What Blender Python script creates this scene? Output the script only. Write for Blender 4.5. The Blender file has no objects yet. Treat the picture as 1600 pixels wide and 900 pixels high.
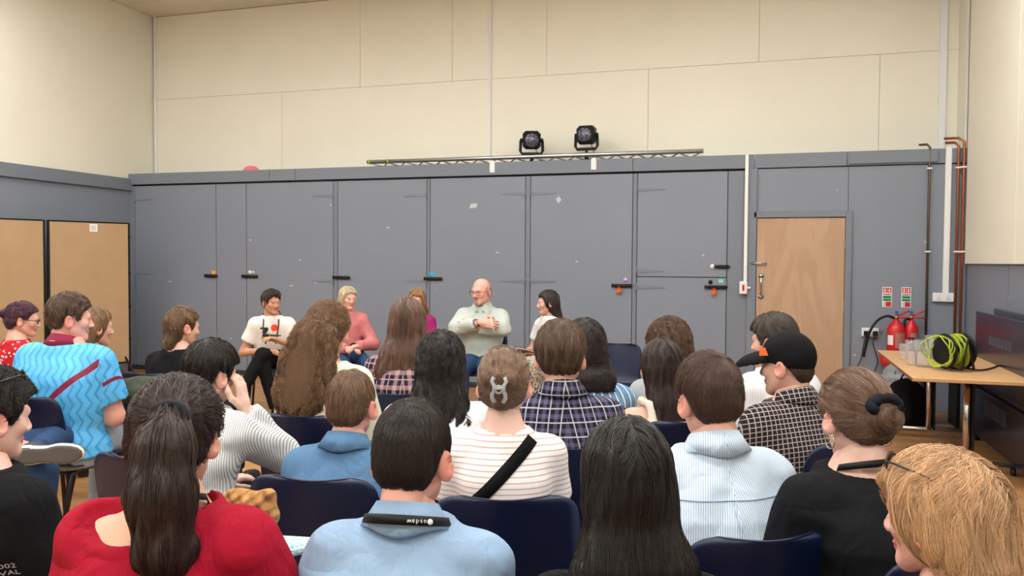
import bpy, math, random
import numpy as np
from mathutils import Matrix, Vector

S = bpy.context.scene
COL = S.collection
random.seed(7)
RNG = np.random.default_rng(11)
PI = math.pi

# ---------------------------------------------------------------- camera
F_PX, EYE = 1280.0, 1.5
YAW, PITCH, ROLL = math.radians(17.2), math.atan(42 / F_PX), math.radians(.35)
_f = np.array([-math.sin(YAW) * math.cos(PITCH), math.cos(YAW) * math.cos(PITCH), -math.sin(PITCH)])
_r0 = np.cross(_f, [0, 0, 1]); _r0 /= np.linalg.norm(_r0)
_u0 = np.cross(_r0, _f)
_r = _r0 * math.cos(ROLL) + _u0 * math.sin(ROLL)
_u = _u0 * math.cos(ROLL) - _r0 * math.sin(ROLL)
_c = np.array([0, 0, EYE])
cd = bpy.data.cameras.new('camera'); cam = bpy.data.objects.new('camera', cd); COL.objects.link(cam)
cd.sensor_fit = 'HORIZONTAL'; cd.sensor_width = 36.0; cd.lens = 36.0 * F_PX / 1600.0
cd.clip_start = .05; cd.clip_end = 60
_m = Matrix.Identity(4)
for i in range(3):
    _m[i][0], _m[i][1], _m[i][2], _m[i][3] = _r[i], _u[i], -_f[i], _c[i]
cam.matrix_world = _m
S.camera = cam


def ray(x, y): return _f + (x - 800) / F_PX * _r - (y - 450) / F_PX * _u
def at(x, y, z): return _c + z * ray(x, y)
def proj(p):
    d = np.asarray(p, float) - _c; z = d @ _f
    return 800 + F_PX * (d @ _r) / z, 450 - F_PX * (d @ _u) / z
def on(x, y, ax, v):
    d = ray(x, y)
    return _c + d * (v - _c[ax]) / d[ax]


# ---------------------------------------------------------------- world, exposure
S.view_settings.view_transform = 'Standard'
S.view_settings.look = 'None'
S.view_settings.exposure = 0.0
S.view_settings.gamma = 1.0
S.view_settings.use_curve_mapping = False
W = bpy.data.worlds.new('world'); S.world = W
W.use_nodes = True
W.node_tree.nodes['Background'].inputs[0].default_value = (.8, .85, 1, 1)
W.node_tree.nodes['Background'].inputs[1].default_value = .25
S.cycles.use_denoising = True
S.cycles.max_bounces = 6
S.cycles.diffuse_bounces = 3
S.cycles.glossy_bounces = 3
S.cycles.transmission_bounces = 6
S.cycles.transparent_max_bounces = 8
S.cycles.sample_clamp_indirect = 6
S.cycles.use_adaptive_sampling = True
S.cycles.adaptive_threshold = .02
S.cycles_curves.shape = 'RIBBONS'
S.cycles_curves.subdivisions = 2
LAMP_POWER = 33.0          # emission strength of the ceiling panels
LAMP_COLOR = (1.0, .985, .95, 1)


# ---------------------------------------------------------------- helpers: materials
def lin(c):
    return tuple(((v / 255) / 12.92 if v / 255 <= .04045 else ((v / 255 + .055) / 1.055) ** 2.4) for v in c[:3]) + (1.0,)


class V:
    def __init__(s, g, sock): s.g, s.s = g, sock
    def _o(s, op, o=None, c=None): return s.g.math(op, s, o, c)
    def __add__(s, o): return s._o('ADD', o)
    def __sub__(s, o): return s._o('SUBTRACT', o)
    def __mul__(s, o): return s._o('MULTIPLY', o)
    def __truediv__(s, o): return s._o('DIVIDE', o)
    def __lt__(s, o): return s._o('LESS_THAN', o)
    def __gt__(s, o): return s._o('GREATER_THAN', o)
    __radd__ = __add__; __rmul__ = __mul__
    def frac(s): return s._o('FRACT')
    def sin(s): return s._o('SINE')
    def abs(s): return s._o('ABSOLUTE')
    def floor(s): return s._o('FLOOR')
    def max(s, o): return s._o('MAXIMUM', o)
    def min(s, o): return s._o('MINIMUM', o)
    def stripe(s, period, width, shift=0.0): return ((s + shift) * (1 / period)).frac() < (width / period)


class G:
    """small node-graph builder"""
    def __init__(s, name):
        s.m = bpy.data.materials.new(name); s.m.use_nodes = True
        s.t = s.m.node_tree; s.b = s.t.nodes['Principled BSDF']; s._c = None
    def n(s, kind): return s.t.nodes.new(kind)
    def put(s, sock, v):
        if isinstance(v, V): s.t.links.new(v.s, sock)
        elif isinstance(v, (tuple, list)): sock.default_value = tuple(v)
        else: sock.default_value = v
    def math(s, op, a, b=None, c=None):
        k = s.n('ShaderNodeMath'); k.operation = op
        s.put(k.inputs[0], a)
        if b is not None: s.put(k.inputs[1], b)
        if c is not None: s.put(k.inputs[2], c)
        return V(s, k.outputs[0])
    def vec(s):
        if s._c is None: s._c = s.n('ShaderNodeTexCoord')
        return V(s, s._c.outputs['Object'])
    def xyz(s):
        k = s.n('ShaderNodeSeparateXYZ'); s.put(k.inputs[0], s.vec())
        return [V(s, o) for o in k.outputs]
    def scaled(s, sc):
        k = s.n('ShaderNodeMapping'); s.put(k.inputs[0], s.vec()); k.inputs['Scale'].default_value = sc
        return V(s, k.outputs[0])
    def noise(s, scale=5, detail=2, vec=None, rough=.5, out=0, dist=0):
        k = s.n('ShaderNodeTexNoise'); s.put(k.inputs['Vector'], vec or s.vec())
        k.inputs['Scale'].default_value = scale; k.inputs['Detail'].default_value = detail
        k.inputs['Roughness'].default_value = rough; k.inputs['Distortion'].default_value = dist
        return V(s, k.outputs[out])
    def voronoi(s, scale, vec=None, out='Distance'):
        k = s.n('ShaderNodeTexVoronoi'); s.put(k.inputs['Vector'], vec or s.vec()); k.inputs['Scale'].default_value = scale
        return V(s, k.outputs[out])
    def mix(s, f, a, b):
        k = s.n('ShaderNodeMix'); k.data_type = 'RGBA'
        s.put(k.inputs[0], f); s.put(k.inputs[6], a); s.put(k.inputs[7], b)
        return V(s, k.outputs[2])
    def ramp(s, f, lo, hi):
        k = s.n('ShaderNodeMapRange'); s.put(k.inputs[0], f); k.inputs[1].default_value = lo; k.inputs[2].default_value = hi
        return V(s, k.outputs[0])
    def bump(s, h, strength=.3, dist=.01):
        k = s.n('ShaderNodeBump'); s.put(k.inputs['Height'], h); k.inputs['Strength'].default_value = strength
        k.inputs['Distance'].default_value = dist
        s.t.links.new(k.outputs[0], s.b.inputs['Normal'])
    def done(s, col, rough=.6, spec=.3, metal=0.0):
        s.put(s.b.inputs['Base Color'], col); s.put(s.b.inputs['Roughness'], rough)
        s.b.inputs['Specular IOR Level'].default_value = spec; s.b.inputs['Metallic'].default_value = metal
        return s.m


_mc = {}
def flat(rgb, rough=.6, spec=.3, metal=0.0, name='paint', var=.06, scale=6.0, bump=0.0):
    """plain paint / plastic / metal with a little tonal variation"""
    k = (tuple(rgb), rough, spec, metal, var, scale, bump)
    if k in _mc: return _mc[k]
    g = G(name); c = lin(rgb)
    if var:
        n = g.noise(scale, 3)
        col = g.mix(n, tuple(v * (1 - var) for v in c[:3]) + (1,), tuple(min(1, v * (1 + var)) for v in c[:3]) + (1,))
    else: col = c
    if bump: g.bump(g.noise(scale * 12, 3), bump, .004)
    _mc[k] = g.done(col, rough, spec, metal)
    return _mc[k]


def emis(rgb, power, name='lamp_glow'):
    g = G(name); g.b.inputs['Emission Color'].default_value = rgb; g.b.inputs['Emission Strength'].default_value = power
    return g.done((.9, .9, .9, 1))


def glass_mat(name='clear_plastic', rgb=(1, 1, 1), rough=.05):
    g = G(name); g.b.inputs['Transmission Weight'].default_value = 1.0; g.b.inputs['IOR'].default_value = 1.3
    return g.done(tuple(rgb) + (1,), rough, .4)


def fabric(rgb, name='cloth', pattern=None, rough=.85, folds=.35, weave=True, spec=.15):
    g = G(name)
    c = pattern(g) if pattern else None
    base = lin(rgb)
    if c is None:
        n = g.noise(9, 3)
        c = g.mix(n, tuple(v * .9 for v in base[:3]) + (1,), tuple(min(1, v * 1.08) for v in base[:3]) + (1,))
    h = g.noise(13, 3, g.scaled((1, 1, .55)), .55, 0, .6)
    crease = (g.noise(3.2, 1.5, g.scaled((1, 1, 1.5)), .4, 0, .8) - .5).abs() * 1.6
    g.bump(h * .7 + crease.min(.30), min(1.0, folds * 1.25), .03)
    return g.done(c, rough, spec)


# ---------------------------------------------------------------- helpers: meshes
def tag(o, label=None, cat=None, group=None, kind=None):
    if label: o['label'] = label
    if cat: o['category'] = cat
    if group: o['group'] = group
    if kind: o['kind'] = kind
    return o


def link(name, data, parent=None):
    o = bpy.data.objects.new(name, data); COL.objects.link(o)
    if parent is not None: o.parent = parent
    return o


def empty(name, loc=(0, 0, 0), rz=0.0):
    o = link(name, None); o.location = loc; o.rotation_euler = (0, 0, rz); o.empty_display_size = .1
    return o


def np_mesh(name, v, q, mats, mi=None, smooth=True):
    me = bpy.data.meshes.new(name)
    v = np.asarray(v, np.float32); q = np.asarray(q, np.int32)
    me.vertices.add(len(v)); me.vertices.foreach_set('co', v.ravel())
    me.loops.add(q.size); me.loops.foreach_set('vertex_index', q.ravel())
    me.polygons.add(len(q)); me.polygons.foreach_set('loop_start', np.arange(0, q.size, q.shape[1], dtype=np.int32))
    if mi is not None: me.polygons.foreach_set('material_index', np.asarray(mi, np.int32))
    me.polygons.foreach_set('use_smooth', np.full(len(q), smooth))
    for m in (mats if isinstance(mats, (list, tuple)) else [mats]): me.materials.append(m)
    me.update(calc_edges=True); me.validate()
    return me


class MB:
    """collects polygons and builds one mesh object"""
    def __init__(s): s.v, s.f, s.sm = [], [], []
    def add(s, vs, fs, smooth=False):
        o = len(s.v); s.v += [tuple(map(float, p)) for p in vs]
        s.f += [tuple(i + o for i in f) for f in fs]; s.sm += [smooth] * len(fs)
        return s
    def box(s, a, b, M=None):
        (x0, y0, z0), (x1, y1, z1) = a, b
        p = [(x0, y0, z0), (x1, y0, z0), (x1, y1, z0), (x0, y1, z0), (x0, y0, z1), (x1, y0, z1), (x1, y1, z1), (x0, y1, z1)]
        if M is not None: p = [M @ Vector(q) for q in p]
        return s.add(p, [(0, 3, 2, 1), (4, 5, 6, 7), (0, 1, 5, 4), (1, 2, 6, 5), (2, 3, 7, 6), (3, 0, 4, 7)])
    def bbox(s, a, b, bev=.004, M=None):
        """box with chamfered edges"""
        a, b = np.array(a, float), np.array(b, float); c, h = (a + b) / 2, (b - a) / 2
        bev = min(bev, h.min() * .9); vs = []; idx = {}
        for sx in (-1, 1):
            for sy in (-1, 1):
                for sz in (-1, 1):
                    sg = np.array([sx, sy, sz])
                    for ax in range(3):
                        e = h - bev; e[ax] = h[ax]; idx[(sx, sy, sz, ax)] = len(vs); p = c + sg * e
                        vs.append(M @ Vector(p) if M is not None else p)
        fs = []
        for ax in range(3):
            o = [k for k in range(3) if k != ax]
            for sg in (-1, 1):
                r = []
                for u, w in ((-1, -1), (1, -1), (1, 1), (-1, 1)):
                    k = [0, 0, 0]; k[ax] = sg; k[o[0]] = u; k[o[1]] = w; r.append(idx[(*k, ax)])
                fs.append(tuple(r) if (sg > 0) == (ax != 1) else tuple(r[::-1]))
        for ax in range(3):          # edges along ax
            o = [k for k in range(3) if k != ax]
            for u in (-1, 1):
                for w in (-1, 1):
                    k0 = [0, 0, 0]; k0[o[0]] = u; k0[o[1]] = w; k1 = list(k0); k0[ax] = -1; k1[ax] = 1
                    fs.append((idx[(*k0, o[0])], idx[(*k1, o[0])], idx[(*k1, o[1])], idx[(*k0, o[1])]))
        for sx in (-1, 1):
            for sy in (-1, 1):
                for sz in (-1, 1): fs.append(tuple(idx[(sx, sy, sz, ax)] for ax in range(3)))
        return s.add(vs, fs)
    def tube(s, pts, r, n=10, closed=False, cap=True, flat_=None):
        pts = [np.array(p, float) for p in pts]; N = len(pts); rr = r if isinstance(r, (list, tuple, np.ndarray)) else [r] * N
        up = None; rings = []
        for i in range(N):
            a = pts[(i - 1) % N] if (closed or i) else pts[0]; b = pts[(i + 1) % N] if (closed or i < N - 1) else pts[-1]
            t = b - a; t /= (np.linalg.norm(t) + 1e-12)
            if up is None:
                up = np.cross(t, [0, 0, 1.]) if abs(t[2]) < .9 else np.cross(t, [1., 0, 0])
            up = up - t * (up @ t); up /= (np.linalg.norm(up) + 1e-12); w = np.cross(t, up)
            rings.append([pts[i] + rr[i] * (math.cos(2 * PI * k / n) * up + math.sin(2 * PI * k / n) * w * (flat_ or 1)) for k in range(n)])
        vs = [p for ring in rings for p in ring]
        fs = [(i * n + k, i * n + (k + 1) % n, ((i + 1) % N) * n + (k + 1) % n, ((i + 1) % N) * n + k)
              for i in range(N if closed else N - 1) for k in range(n)]
        s.add(vs, fs, True)
        if cap and not closed:
            o = len(s.v) - len(vs)
            s.f += [tuple(o + k for k in range(n))[::-1], tuple(o + (N - 1) * n + k for k in range(n))]; s.sm += [False, False]
        return s
    def lathe(s, prof, n=20, M=None, smooth=True):
        vs = []
        for r, z in prof:
            for k in range(n):
                p = (r * math.cos(2 * PI * k / n), r * math.sin(2 * PI * k / n), z)
                vs.append(M @ Vector(p) if M is not None else p)
        N = len(prof)
        fs = [(i * n + k, i * n + (k + 1) % n, (i + 1) * n + (k + 1) % n, (i + 1) * n + k) for i in range(N - 1) for k in range(n)]
        fs += [tuple(range(n))[::-1], tuple((N - 1) * n + k for k in range(n))]
        return s.add(vs, fs, smooth)
    def cyl(s, a, b, r, n=12): return s.tube([a, b], r, n)
    def disc(s, c, u, w, r, n=20, sx=1.0):
        c, u, w = (np.array(k, float) for k in (c, u, w))
        return s.add([c + r * (sx * math.cos(2 * PI * k / n) * u + math.sin(2 * PI * k / n) * w) for k in range(n)], [tuple(range(n))])
    def build(s, name, m, parent=None):
        me = bpy.data.meshes.new(name); me.from_pydata(s.v, [], s.f)
        me.polygons.foreach_set('use_smooth', s.sm); me.materials.append(m); me.update()
        return link(name, me, parent)


def soft(pts, n=6):
    """Catmull-Rom smoothing of a polyline"""
    P = [np.array(q, float) for q in pts]; P = [2 * P[0] - P[1]] + P + [2 * P[-1] - P[-2]]; out = []
    for i in range(1, len(P) - 2):
        for k in range(n):
            t = k / n; a, b, c, d = P[i - 1:i + 3]
            out.append(.5 * (2 * b + (c - a) * t + (2 * a - 5 * b + 4 * c - d) * t * t + (3 * b - a - 3 * c + d) * t ** 3))
    return out + [P[-2]]


def arc(c, r, a0, a1, n, ax='xz'):
    out = []
    for k in range(n + 1):
        a = a0 + (a1 - a0) * k / n; u, w = r * math.cos(a), r * math.sin(a)
        out.append({'xz': (c[0] + u, c[1], c[2] + w), 'xy': (c[0] + u, c[1] + w, c[2]), 'yz': (c[0], c[1] + u, c[2] + w)}[ax])
    return out


def text_mesh(body, size, M, mat, name, parent=None, align='CENTER'):
    """lettering turned into a flat mesh, M places its plane"""
    c = bpy.data.curves.new(name, 'FONT'); c.body = body; c.size = size; c.align_x = align; c.align_y = 'CENTER'; c.resolution_u = 2
    t = bpy.data.objects.new(name, c); COL.objects.link(t)
    dg = bpy.context.evaluated_depsgraph_get(); me = bpy.data.meshes.new_from_object(t.evaluated_get(dg))
    bpy.data.objects.remove(t); bpy.data.curves.remove(c)
    me.transform(M); me.materials.clear(); me.materials.append(mat)
    return link(name, me, parent)


# ---------------------------------------------------------------- helpers: distance-field modelling
class Field:
    def __init__(s, lo, hi, h):
        s.lo = np.array(lo, np.float32); s.h = h
        s.n = np.ceil((np.array(hi) - s.lo) / h).astype(int) + 1
        s.D = np.full(s.n, .25, np.float32)
        s.ax = [s.lo[k] + h * np.arange(s.n[k], dtype=np.float32) for k in range(3)]
    def win(s, lo, hi):
        i0 = np.clip(np.floor((np.array(lo) - s.lo) / s.h).astype(int), 0, s.n); i1 = np.clip(np.ceil((np.array(hi) - s.lo) / s.h).astype(int) + 1, 0, s.n)
        if (i1 <= i0).any(): return None, None
        sl = tuple(slice(a, b) for a, b in zip(i0, i1))
        X = s.ax[0][sl[0]][:, None, None]; Y = s.ax[1][sl[1]][None, :, None]; Z = s.ax[2][sl[2]][None, None, :]
        return sl, (X, Y, Z)
    def put(s, sl, d, k):
        A = s.D[sl]
        if k > 0:
            hh = np.clip(.5 + .5 * (A - d) / k, 0, 1); s.D[sl] = A * (1 - hh) + d * hh - k * hh * (1 - hh)
        else: s.D[sl] = np.minimum(A, d)
    def carve(s, sl, d, k=.004):
        A = s.D[sl]; d = -d; hh = np.clip(.5 - .5 * (A - d) / k, 0, 1)
        s.D[sl] = A * (1 - hh) + d * hh + k * hh * (1 - hh)
    def d_cap(s, P, a, b, ra, rb):
        a, b = np.array(a, np.float32), np.array(b, np.float32); ba = b - a; L = float(ba @ ba) + 1e-9
        x, y, z = P[0] - a[0], P[1] - a[1], P[2] - a[2]
        t = np.clip((x * ba[0] + y * ba[1] + z * ba[2]) / L, 0, 1)
        return np.sqrt((x - t * ba[0]) ** 2 + (y - t * ba[1]) ** 2 + (z - t * ba[2]) ** 2) - (ra + (rb - ra) * t)
    def cap(s, a, b, ra, rb=None, k=.02, cut=None, sub=False):
        rb = ra if rb is None else rb; m = max(ra, rb) + k + 2 * s.h + .01
        sl, P = s.win(np.minimum(a, b) - m, np.maximum(a, b) + m)
        if sl is None: return s
        d = s.d_cap(P, a, b, ra, rb)
        if cut:                                   # plane at point, normal: keep the side behind the plane
            for p, nrm in cut: d = np.maximum(d, (P[0] - p[0]) * nrm[0] + (P[1] - p[1]) * nrm[1] + (P[2] - p[2]) * nrm[2])
        s.carve(sl, d) if sub else s.put(sl, d, k)
        return s
    def chain(s, pts, rs, k=.02):
        for i in range(len(pts) - 1): s.cap(pts[i], pts[i + 1], rs[i], rs[i + 1], k)
        return s
    def ell(s, c, r, R=None, k=.02, sub=False):
        c = np.array(c, float); m = max(r) + k + 2 * s.h + .01
        sl, P = s.win(c - m, c + m)
        if sl is None: return s
        x, y, z = P[0] - c[0], P[1] - c[1], P[2] - c[2]
        if R is not None:
            R = np.array(R); x, y, z = (R[0][0] * x + R[1][0] * y + R[2][0] * z, R[0][1] * x + R[1][1] * y + R[2][1] * z, R[0][2] * x + R[1][2] * y + R[2][2] * z)
        k0 = np.sqrt((x / r[0]) ** 2 + (y / r[1]) ** 2 + (z / r[2]) ** 2); k1 = np.sqrt((x / r[0] ** 2) ** 2 + (y / r[1] ** 2) ** 2 + (z / r[2] ** 2) ** 2) + 1e-6
        d = np.where(k0 < 1e-3, -min(r), k0 * (k0 - 1) / k1)
        s.carve(sl, d) if sub else s.put(sl, d, k)
        return s
    def loft(s, zs, a, b, cx, cy, n=2.4, k=.02):
        """upright body with an elliptic section that varies with height"""
        A, B = max(a), max(b)
        sl, P = s.win((min(cx) - A - .06, min(cy) - B - .06, zs[0] - .05), (max(cx) + A + .06, max(cy) + B + .06, zs[-1] + .05))
        if sl is None: return s
        z = P[2].ravel(); f = lambda t: np.interp(z, zs, t)[None, None, :].astype(np.float32)
        aa, bb = f(a), f(b)
        q = ((np.abs(P[0] - f(cx)) / aa) ** n + (np.abs(P[1] - f(cy)) / bb) ** n) ** (1 / n)
        d = (q - 1) * np.minimum(aa, bb); d = np.maximum(d, np.maximum(zs[0] - P[2], P[2] - zs[-1]))
        s.put(sl, d, k)
        return s
    def ripple(s, amp, f=26., seed=0.):
        X, Y, Z = s.ax[0][:, None, None], s.ax[1][None, :, None], s.ax[2][None, None, :]
        s.D += amp * np.sin(f * (X * .8 + Z * .75) + 3.1 * np.sin(9 * Z + seed) + seed) * np.sin(f * .8 * (Z - .5 * X + .6 * Y) + 2.3 * np.sin(8 * X + 1.7 * seed))
        return s
    def sample(s, p):
        q = np.clip((p - s.lo) / s.h, 0, s.n - 1.001); i = q.astype(int); t = (q - i).astype(np.float32)
        D = s.D; i0, i1, i2 = i.T; out = 0
        for a in (0, 1):
            for b in (0, 1):
                for c in (0, 1):
                    w = (t[:, 0] if a else 1 - t[:, 0]) * (t[:, 1] if b else 1 - t[:, 1]) * (t[:, 2] if c else 1 - t[:, 2])
                    out = out + w * D[i0 + a, i1 + b, i2 + c]
        return out
    def grad(s, p):
        e = s.h; g = np.stack([s.sample(p + np.eye(3)[k] * e) - s.sample(p - np.eye(3)[k] * e) for k in range(3)], 1)
        return g / (np.linalg.norm(g, axis=1, keepdims=True) + 1e-9)
    def nets(s):
        D = s.D; D[0] = D[-1] = .1; D[:, 0] = D[:, -1] = .1; D[:, :, 0] = D[:, :, -1] = .1
        I = D < 0; Ii = I.astype(np.int8)
        corners = [(a, b, c) for a in (0, 1) for b in (0, 1) for c in (0, 1)]
        nn = [k - 1 for k in D.shape]; cnt = 0
        for a, b, c in corners: cnt = cnt + Ii[a:a + nn[0], b:b + nn[1], c:c + nn[2]]
        act = (cnt > 0) & (cnt < 8); idx = np.argwhere(act)
        if not len(idx): return np.zeros((0, 3)), np.zeros((0, 4), int)
        val = np.stack([D[idx[:, 0] + a, idx[:, 1] + b, idx[:, 2] + c] for a, b, c in corners], 1); cc = np.array(corners, np.float32)
        pos = np.zeros((len(idx), 3), np.float32); m = np.zeros(len(idx), np.float32)
        for i in range(8):
            for j in range(i + 1, 8):
                if abs(cc[i] - cc[j]).sum() != 1: continue
                x = (val[:, i] < 0) != (val[:, j] < 0); t = np.where(x, val[:, i] / (val[:, i] - val[:, j] + 1e-12), 0)
                pos += x[:, None] * (cc[i] + t[:, None] * (cc[j] - cc[i])); m += x
        v = (idx + pos / m[:, None]) * s.h + s.lo
        ids = np.full(act.shape, -1, np.int32); ids[act] = np.arange(len(idx)); fs = []
        for ax in range(3):
            o = [k for k in range(3) if k != ax]
            sl0 = [slice(1, -1)] * 3; sl1 = [slice(1, -1)] * 3; sl0[ax] = slice(0, -1); sl1[ax] = slice(1, None)
            A, B = I[tuple(sl0)], I[tuple(sl1)]; e = np.argwhere(A != B)
            if not len(e): continue
            fl = A[tuple(e.T)]; base = e.copy(); base[:, o[0]] += 1; base[:, o[1]] += 1
            def cell(du, dv):
                c = base.copy(); c[:, o[0]] -= du; c[:, o[1]] -= dv; return ids[tuple(c.T)]
            q = np.stack([cell(1, 1), cell(0, 1), cell(0, 0), cell(1, 0)], 1)
            if ax == 1: fl = ~fl
            q[~fl] = q[~fl][:, ::-1]; fs.append(q)
        return v, np.concatenate(fs)


def rot(rx=0, ry=0, rz=0): return np.array((Matrix.Rotation(rz, 3, 'Z') @ Matrix.Rotation(rx, 3, 'X') @ Matrix.Rotation(ry, 3, 'Y')))


def ball(c, r, n=6):
    """quad sphere"""
    vs, qs = [], []
    g = np.linspace(-1, 1, n + 1)
    for ax in range(3):
        for sg in (-1, 1):
            o = len(vs)
            for i in range(n + 1):
                for j in range(n + 1):
                    p = np.zeros(3); p[ax] = sg; p[(ax + 1) % 3] = math.tan(g[i] * PI / 4); p[(ax + 2) % 3] = math.tan(g[j] * PI / 4)
                    vs.append(p / np.linalg.norm(p))
            for i in range(n):
                for j in range(n):
                    q = [o + i * (n + 1) + j, o + (i + 1) * (n + 1) + j, o + (i + 1) * (n + 1) + j + 1, o + i * (n + 1) + j + 1]
                    qs.append(q if sg > 0 else q[::-1])
    return np.array(vs) * np.array(r) + np.array(c), np.array(qs)

# ================================================================ the room
YB, YC, XL, XR, ZC, YR = 9.10, 9.58, -8.25, 1.90, 4.88, -3.2
GREY, CREAM = (130, 137, 150), (236, 233, 217)


def wall_paint(rgb, name, marks=False):
    g = G(name); c = lin(rgb)
    n = g.noise(1.3, 4)
    col = g.mix(n, tuple(v * .94 for v in c[:3]) + (1,), tuple(min(1, v * 1.05) for v in c[:3]) + (1,))
    if marks:                                   # little chips of missing paint
        d = g.voronoi(2.6, out='Distance'); chip = d < .035
        col = g.mix(chip * .55, col, lin((205, 205, 205)))
    g.bump(g.noise(60, 3), .06, .004)
    return g.done(col, .55, .3)


m_grey = wall_paint(GREY, 'grey_wall_paint', True)
m_grey2 = wall_paint((121, 128, 140), 'grey_fascia_paint')
m_cream = wall_paint(CREAM, 'cream_wall_paint')
m_dark = flat((46, 48, 52), .8, name='dark_gap')
m_white = flat((232, 234, 236), .45, name='white_plastic', var=.02)
m_black = flat((18, 18, 20), .5, name='black_plastic', var=.1)
m_steel = flat((190, 192, 195), .3, .5, 1.0, name='steel', var=.03)
m_alu = flat((205, 207, 210), .38, .5, 1.0, name='aluminium_tube', var=.03)
m_ceil = wall_paint((226, 219, 206), 'ceiling_tile_paint')


def floor_mat():
    g = G('oak_strip_floor'); x, y, z = g.xyz()
    row = (y * (1 / .085)).floor()
    xs = x + row * .713
    board = (xs * (1 / 1.1)).floor()
    k = g.n('ShaderNodeCombineXYZ'); g.put(k.inputs[0], board); g.put(k.inputs[1], row)
    w = g.n('ShaderNodeTexWhiteNoise'); w.noise_dimensions = '2D'; g.t.links.new(k.outputs[0], w.inputs['Vector'])
    tone = V(g, w.outputs['Value'])
    grain = g.noise(9, 4, g.scaled((.8, 14, 1)), .6, 0, .4)
    a = g.mix(tone, lin((170, 124, 80)), lin((196, 150, 102)))
    col = g.mix(grain * .55, a, lin((146, 100, 60)))
    gap = ((y * (1 / .085)).frac() < .03).max((xs * (1 / 1.1)).frac() < .003)
    col = g.mix(gap * .6, col, lin((88, 56, 30)))
    g.bump(gap * -1.0, .4, .003)
    return g.done(col, .38, .4)


def struct(o): o['kind'] = 'structure'; return o


struct(MB().box((XL - .3, YR - .3, -.12), (XR + .3, YC + .3, 0)).build('floor', floor_mat()))
ceil = struct(MB().box((XL - .3, YR - .3, ZC + .03), (XR + .3, YC + .3, ZC + .15)).build('ceiling', m_dark))
tile = None
for i in range(5):                               # the ceiling boards in the far left corner, the only ones in view
    for j in range(3):
        x0, y1 = XL + .005 + i * 1.2, YC - .005 - j * .6
        MB().bbox((x0, y1 - .592, ZC), (x0 + 1.192, y1, ZC + .028), .004).build('ceiling_tile', m_ceil, ceil)
MB().box((XL, YR, ZC), (XR, YC - 1.81, ZC + .03)).build('ceiling_sheet', m_ceil, ceil)
MB().box((XL + 6.0, YC - 1.81, ZC), (XR, YC, ZC + .03)).build('ceiling_sheet', m_ceil, ceil)

# upper back wall of cream boards
wb = struct(MB().box((XL - .2, YC + .015, 0), (XR + .2, YC + .2, ZC + .1)).build('wall_back', m_dark))
SEAM = 3.73
low = [XL, -6.19, -3.25, -1.33, 1.13, XR + .02]; high = [XL, -5.03, -3.76, -2.55, -.11, XR + .02]
for seg, z0, z1 in ((low, 2.3, SEAM), (high, SEAM, ZC)):
    for a, b in zip(seg[:-1], seg[1:]):
        MB().bbox((a + .0015, YC, z0 + .0015), (b - .0015, YC + .014, z1 - .0015), .0015).build('wall_board', m_cream, wb)
# left wall
wl = struct(MB().box((XL - .2, YR - .2, 0), (XL, YC + .1, ZC + .1)).build('wall_left', m_cream))
MB().bbox((XL, YR, 0), (XL + .012, YB + .02, 2.42), .002).build('lower_panel', m_grey, wl)
MB().bbox((XL, YR, 2.42), (XL + .05, YB + .02, 2.58), .004).build('fascia_board', m_grey2, wl)
# right wall: grey below, thick cream boards above
wr = struct(MB().box((XR, YR - .2, 0), (XR + .2, YC + .1, ZC + .1)).build('wall_right', m_grey))
ys = [YR, 2.4, 4.9, 7.337, 9.03]
for a, b in zip(ys[:-1], ys[1:]):
    MB().bbox((XR - .03, a + .002, 1.5), (XR, b - .002, 4.62), .003).build('wall_board', m_cream, wr)
MB().bbox((XR - .02, 9.2, 2.2), (XR, YC, 4.4), .003).build('corner_board', m_cream, wr)
MB().bbox((XR - .1, 9.06, 4.4), (XR, YC, ZC), .003).build('steel_column', flat((150, 142, 130), .6, name='column_paint'), wr)
for y in (7.6, 5.0, 2.6): MB().bbox((XR - .004, y, .05), (XR, y + .012, 1.5), .001).build('panel_joint', m_grey2, wr)
struct(MB().box((XL - .2, YR - .2, 0), (XR + .2, YR, ZC + .1)).build('wall_rear', m_cream))

# the run of grey built-in cupboards under the ledge
cw = struct(MB().box((XL, YB + .03, 0), (XR, YC - .02, 2.55)).build('wall_cupboards', m_dark))
MB().box((XL, YB + .005, 2.55), (XR, YC, 2.60)).build('ledge_top', m_grey2, cw)
ZD = 2.478
m_seal = flat((150, 154, 160), .7, name='tape_grey')
m_bolt = flat((16, 16, 18), .45, .5, name='black_bolt')
m_orange = flat((232, 92, 40), .45, name='orange_padlock')


def sticker(par, x, z, r, rgb, sq=False):
    b = MB()
    if sq: b.box((x - r, YB - .0022, z - r * .8), (x + r, YB - .0005, z + r * .8))
    else: b.lathe([(r, 0), (r, .0018)], 16, Matrix.Translation((x, YB - .0005, z)) @ Matrix.Rotation(PI / 2, 4, 'X'))
    b.build('sticker', flat(rgb, .6, name='sticker_ink', var=0), par)


def leaf(x0, x1, z0=.06, z1=ZD, name='cupboard_door', m=None):
    return MB().bbox((x0 + .004, YB, z0), (x1 - .004, YB + .026, z1), .0025).build(name, m or m_grey, cw)


def hinge(par, x, z, way):
    """painted strap hinge, way = -1 strap runs to the left"""
    b = MB(); L = .30 * way
    b.add([(x, YB - .006, z - .021), (x + L, YB - .006, z - .007), (x + L, YB - .006, z + .007), (x, YB - .006, z + .021),
           (x, YB, z - .021), (x + L, YB, z - .007), (x + L, YB, z + .007), (x, YB, z + .021)],
          [(0, 1, 2, 3), (0, 4, 5, 1), (1, 5, 6, 2), (2, 6, 7, 3), (3, 7, 4, 0)])
    b.cyl((x, YB - .008, z - .05), (x, YB - .008, z + .05), .008, 8)
    b.build('hinge', m_grey2, par)


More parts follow.
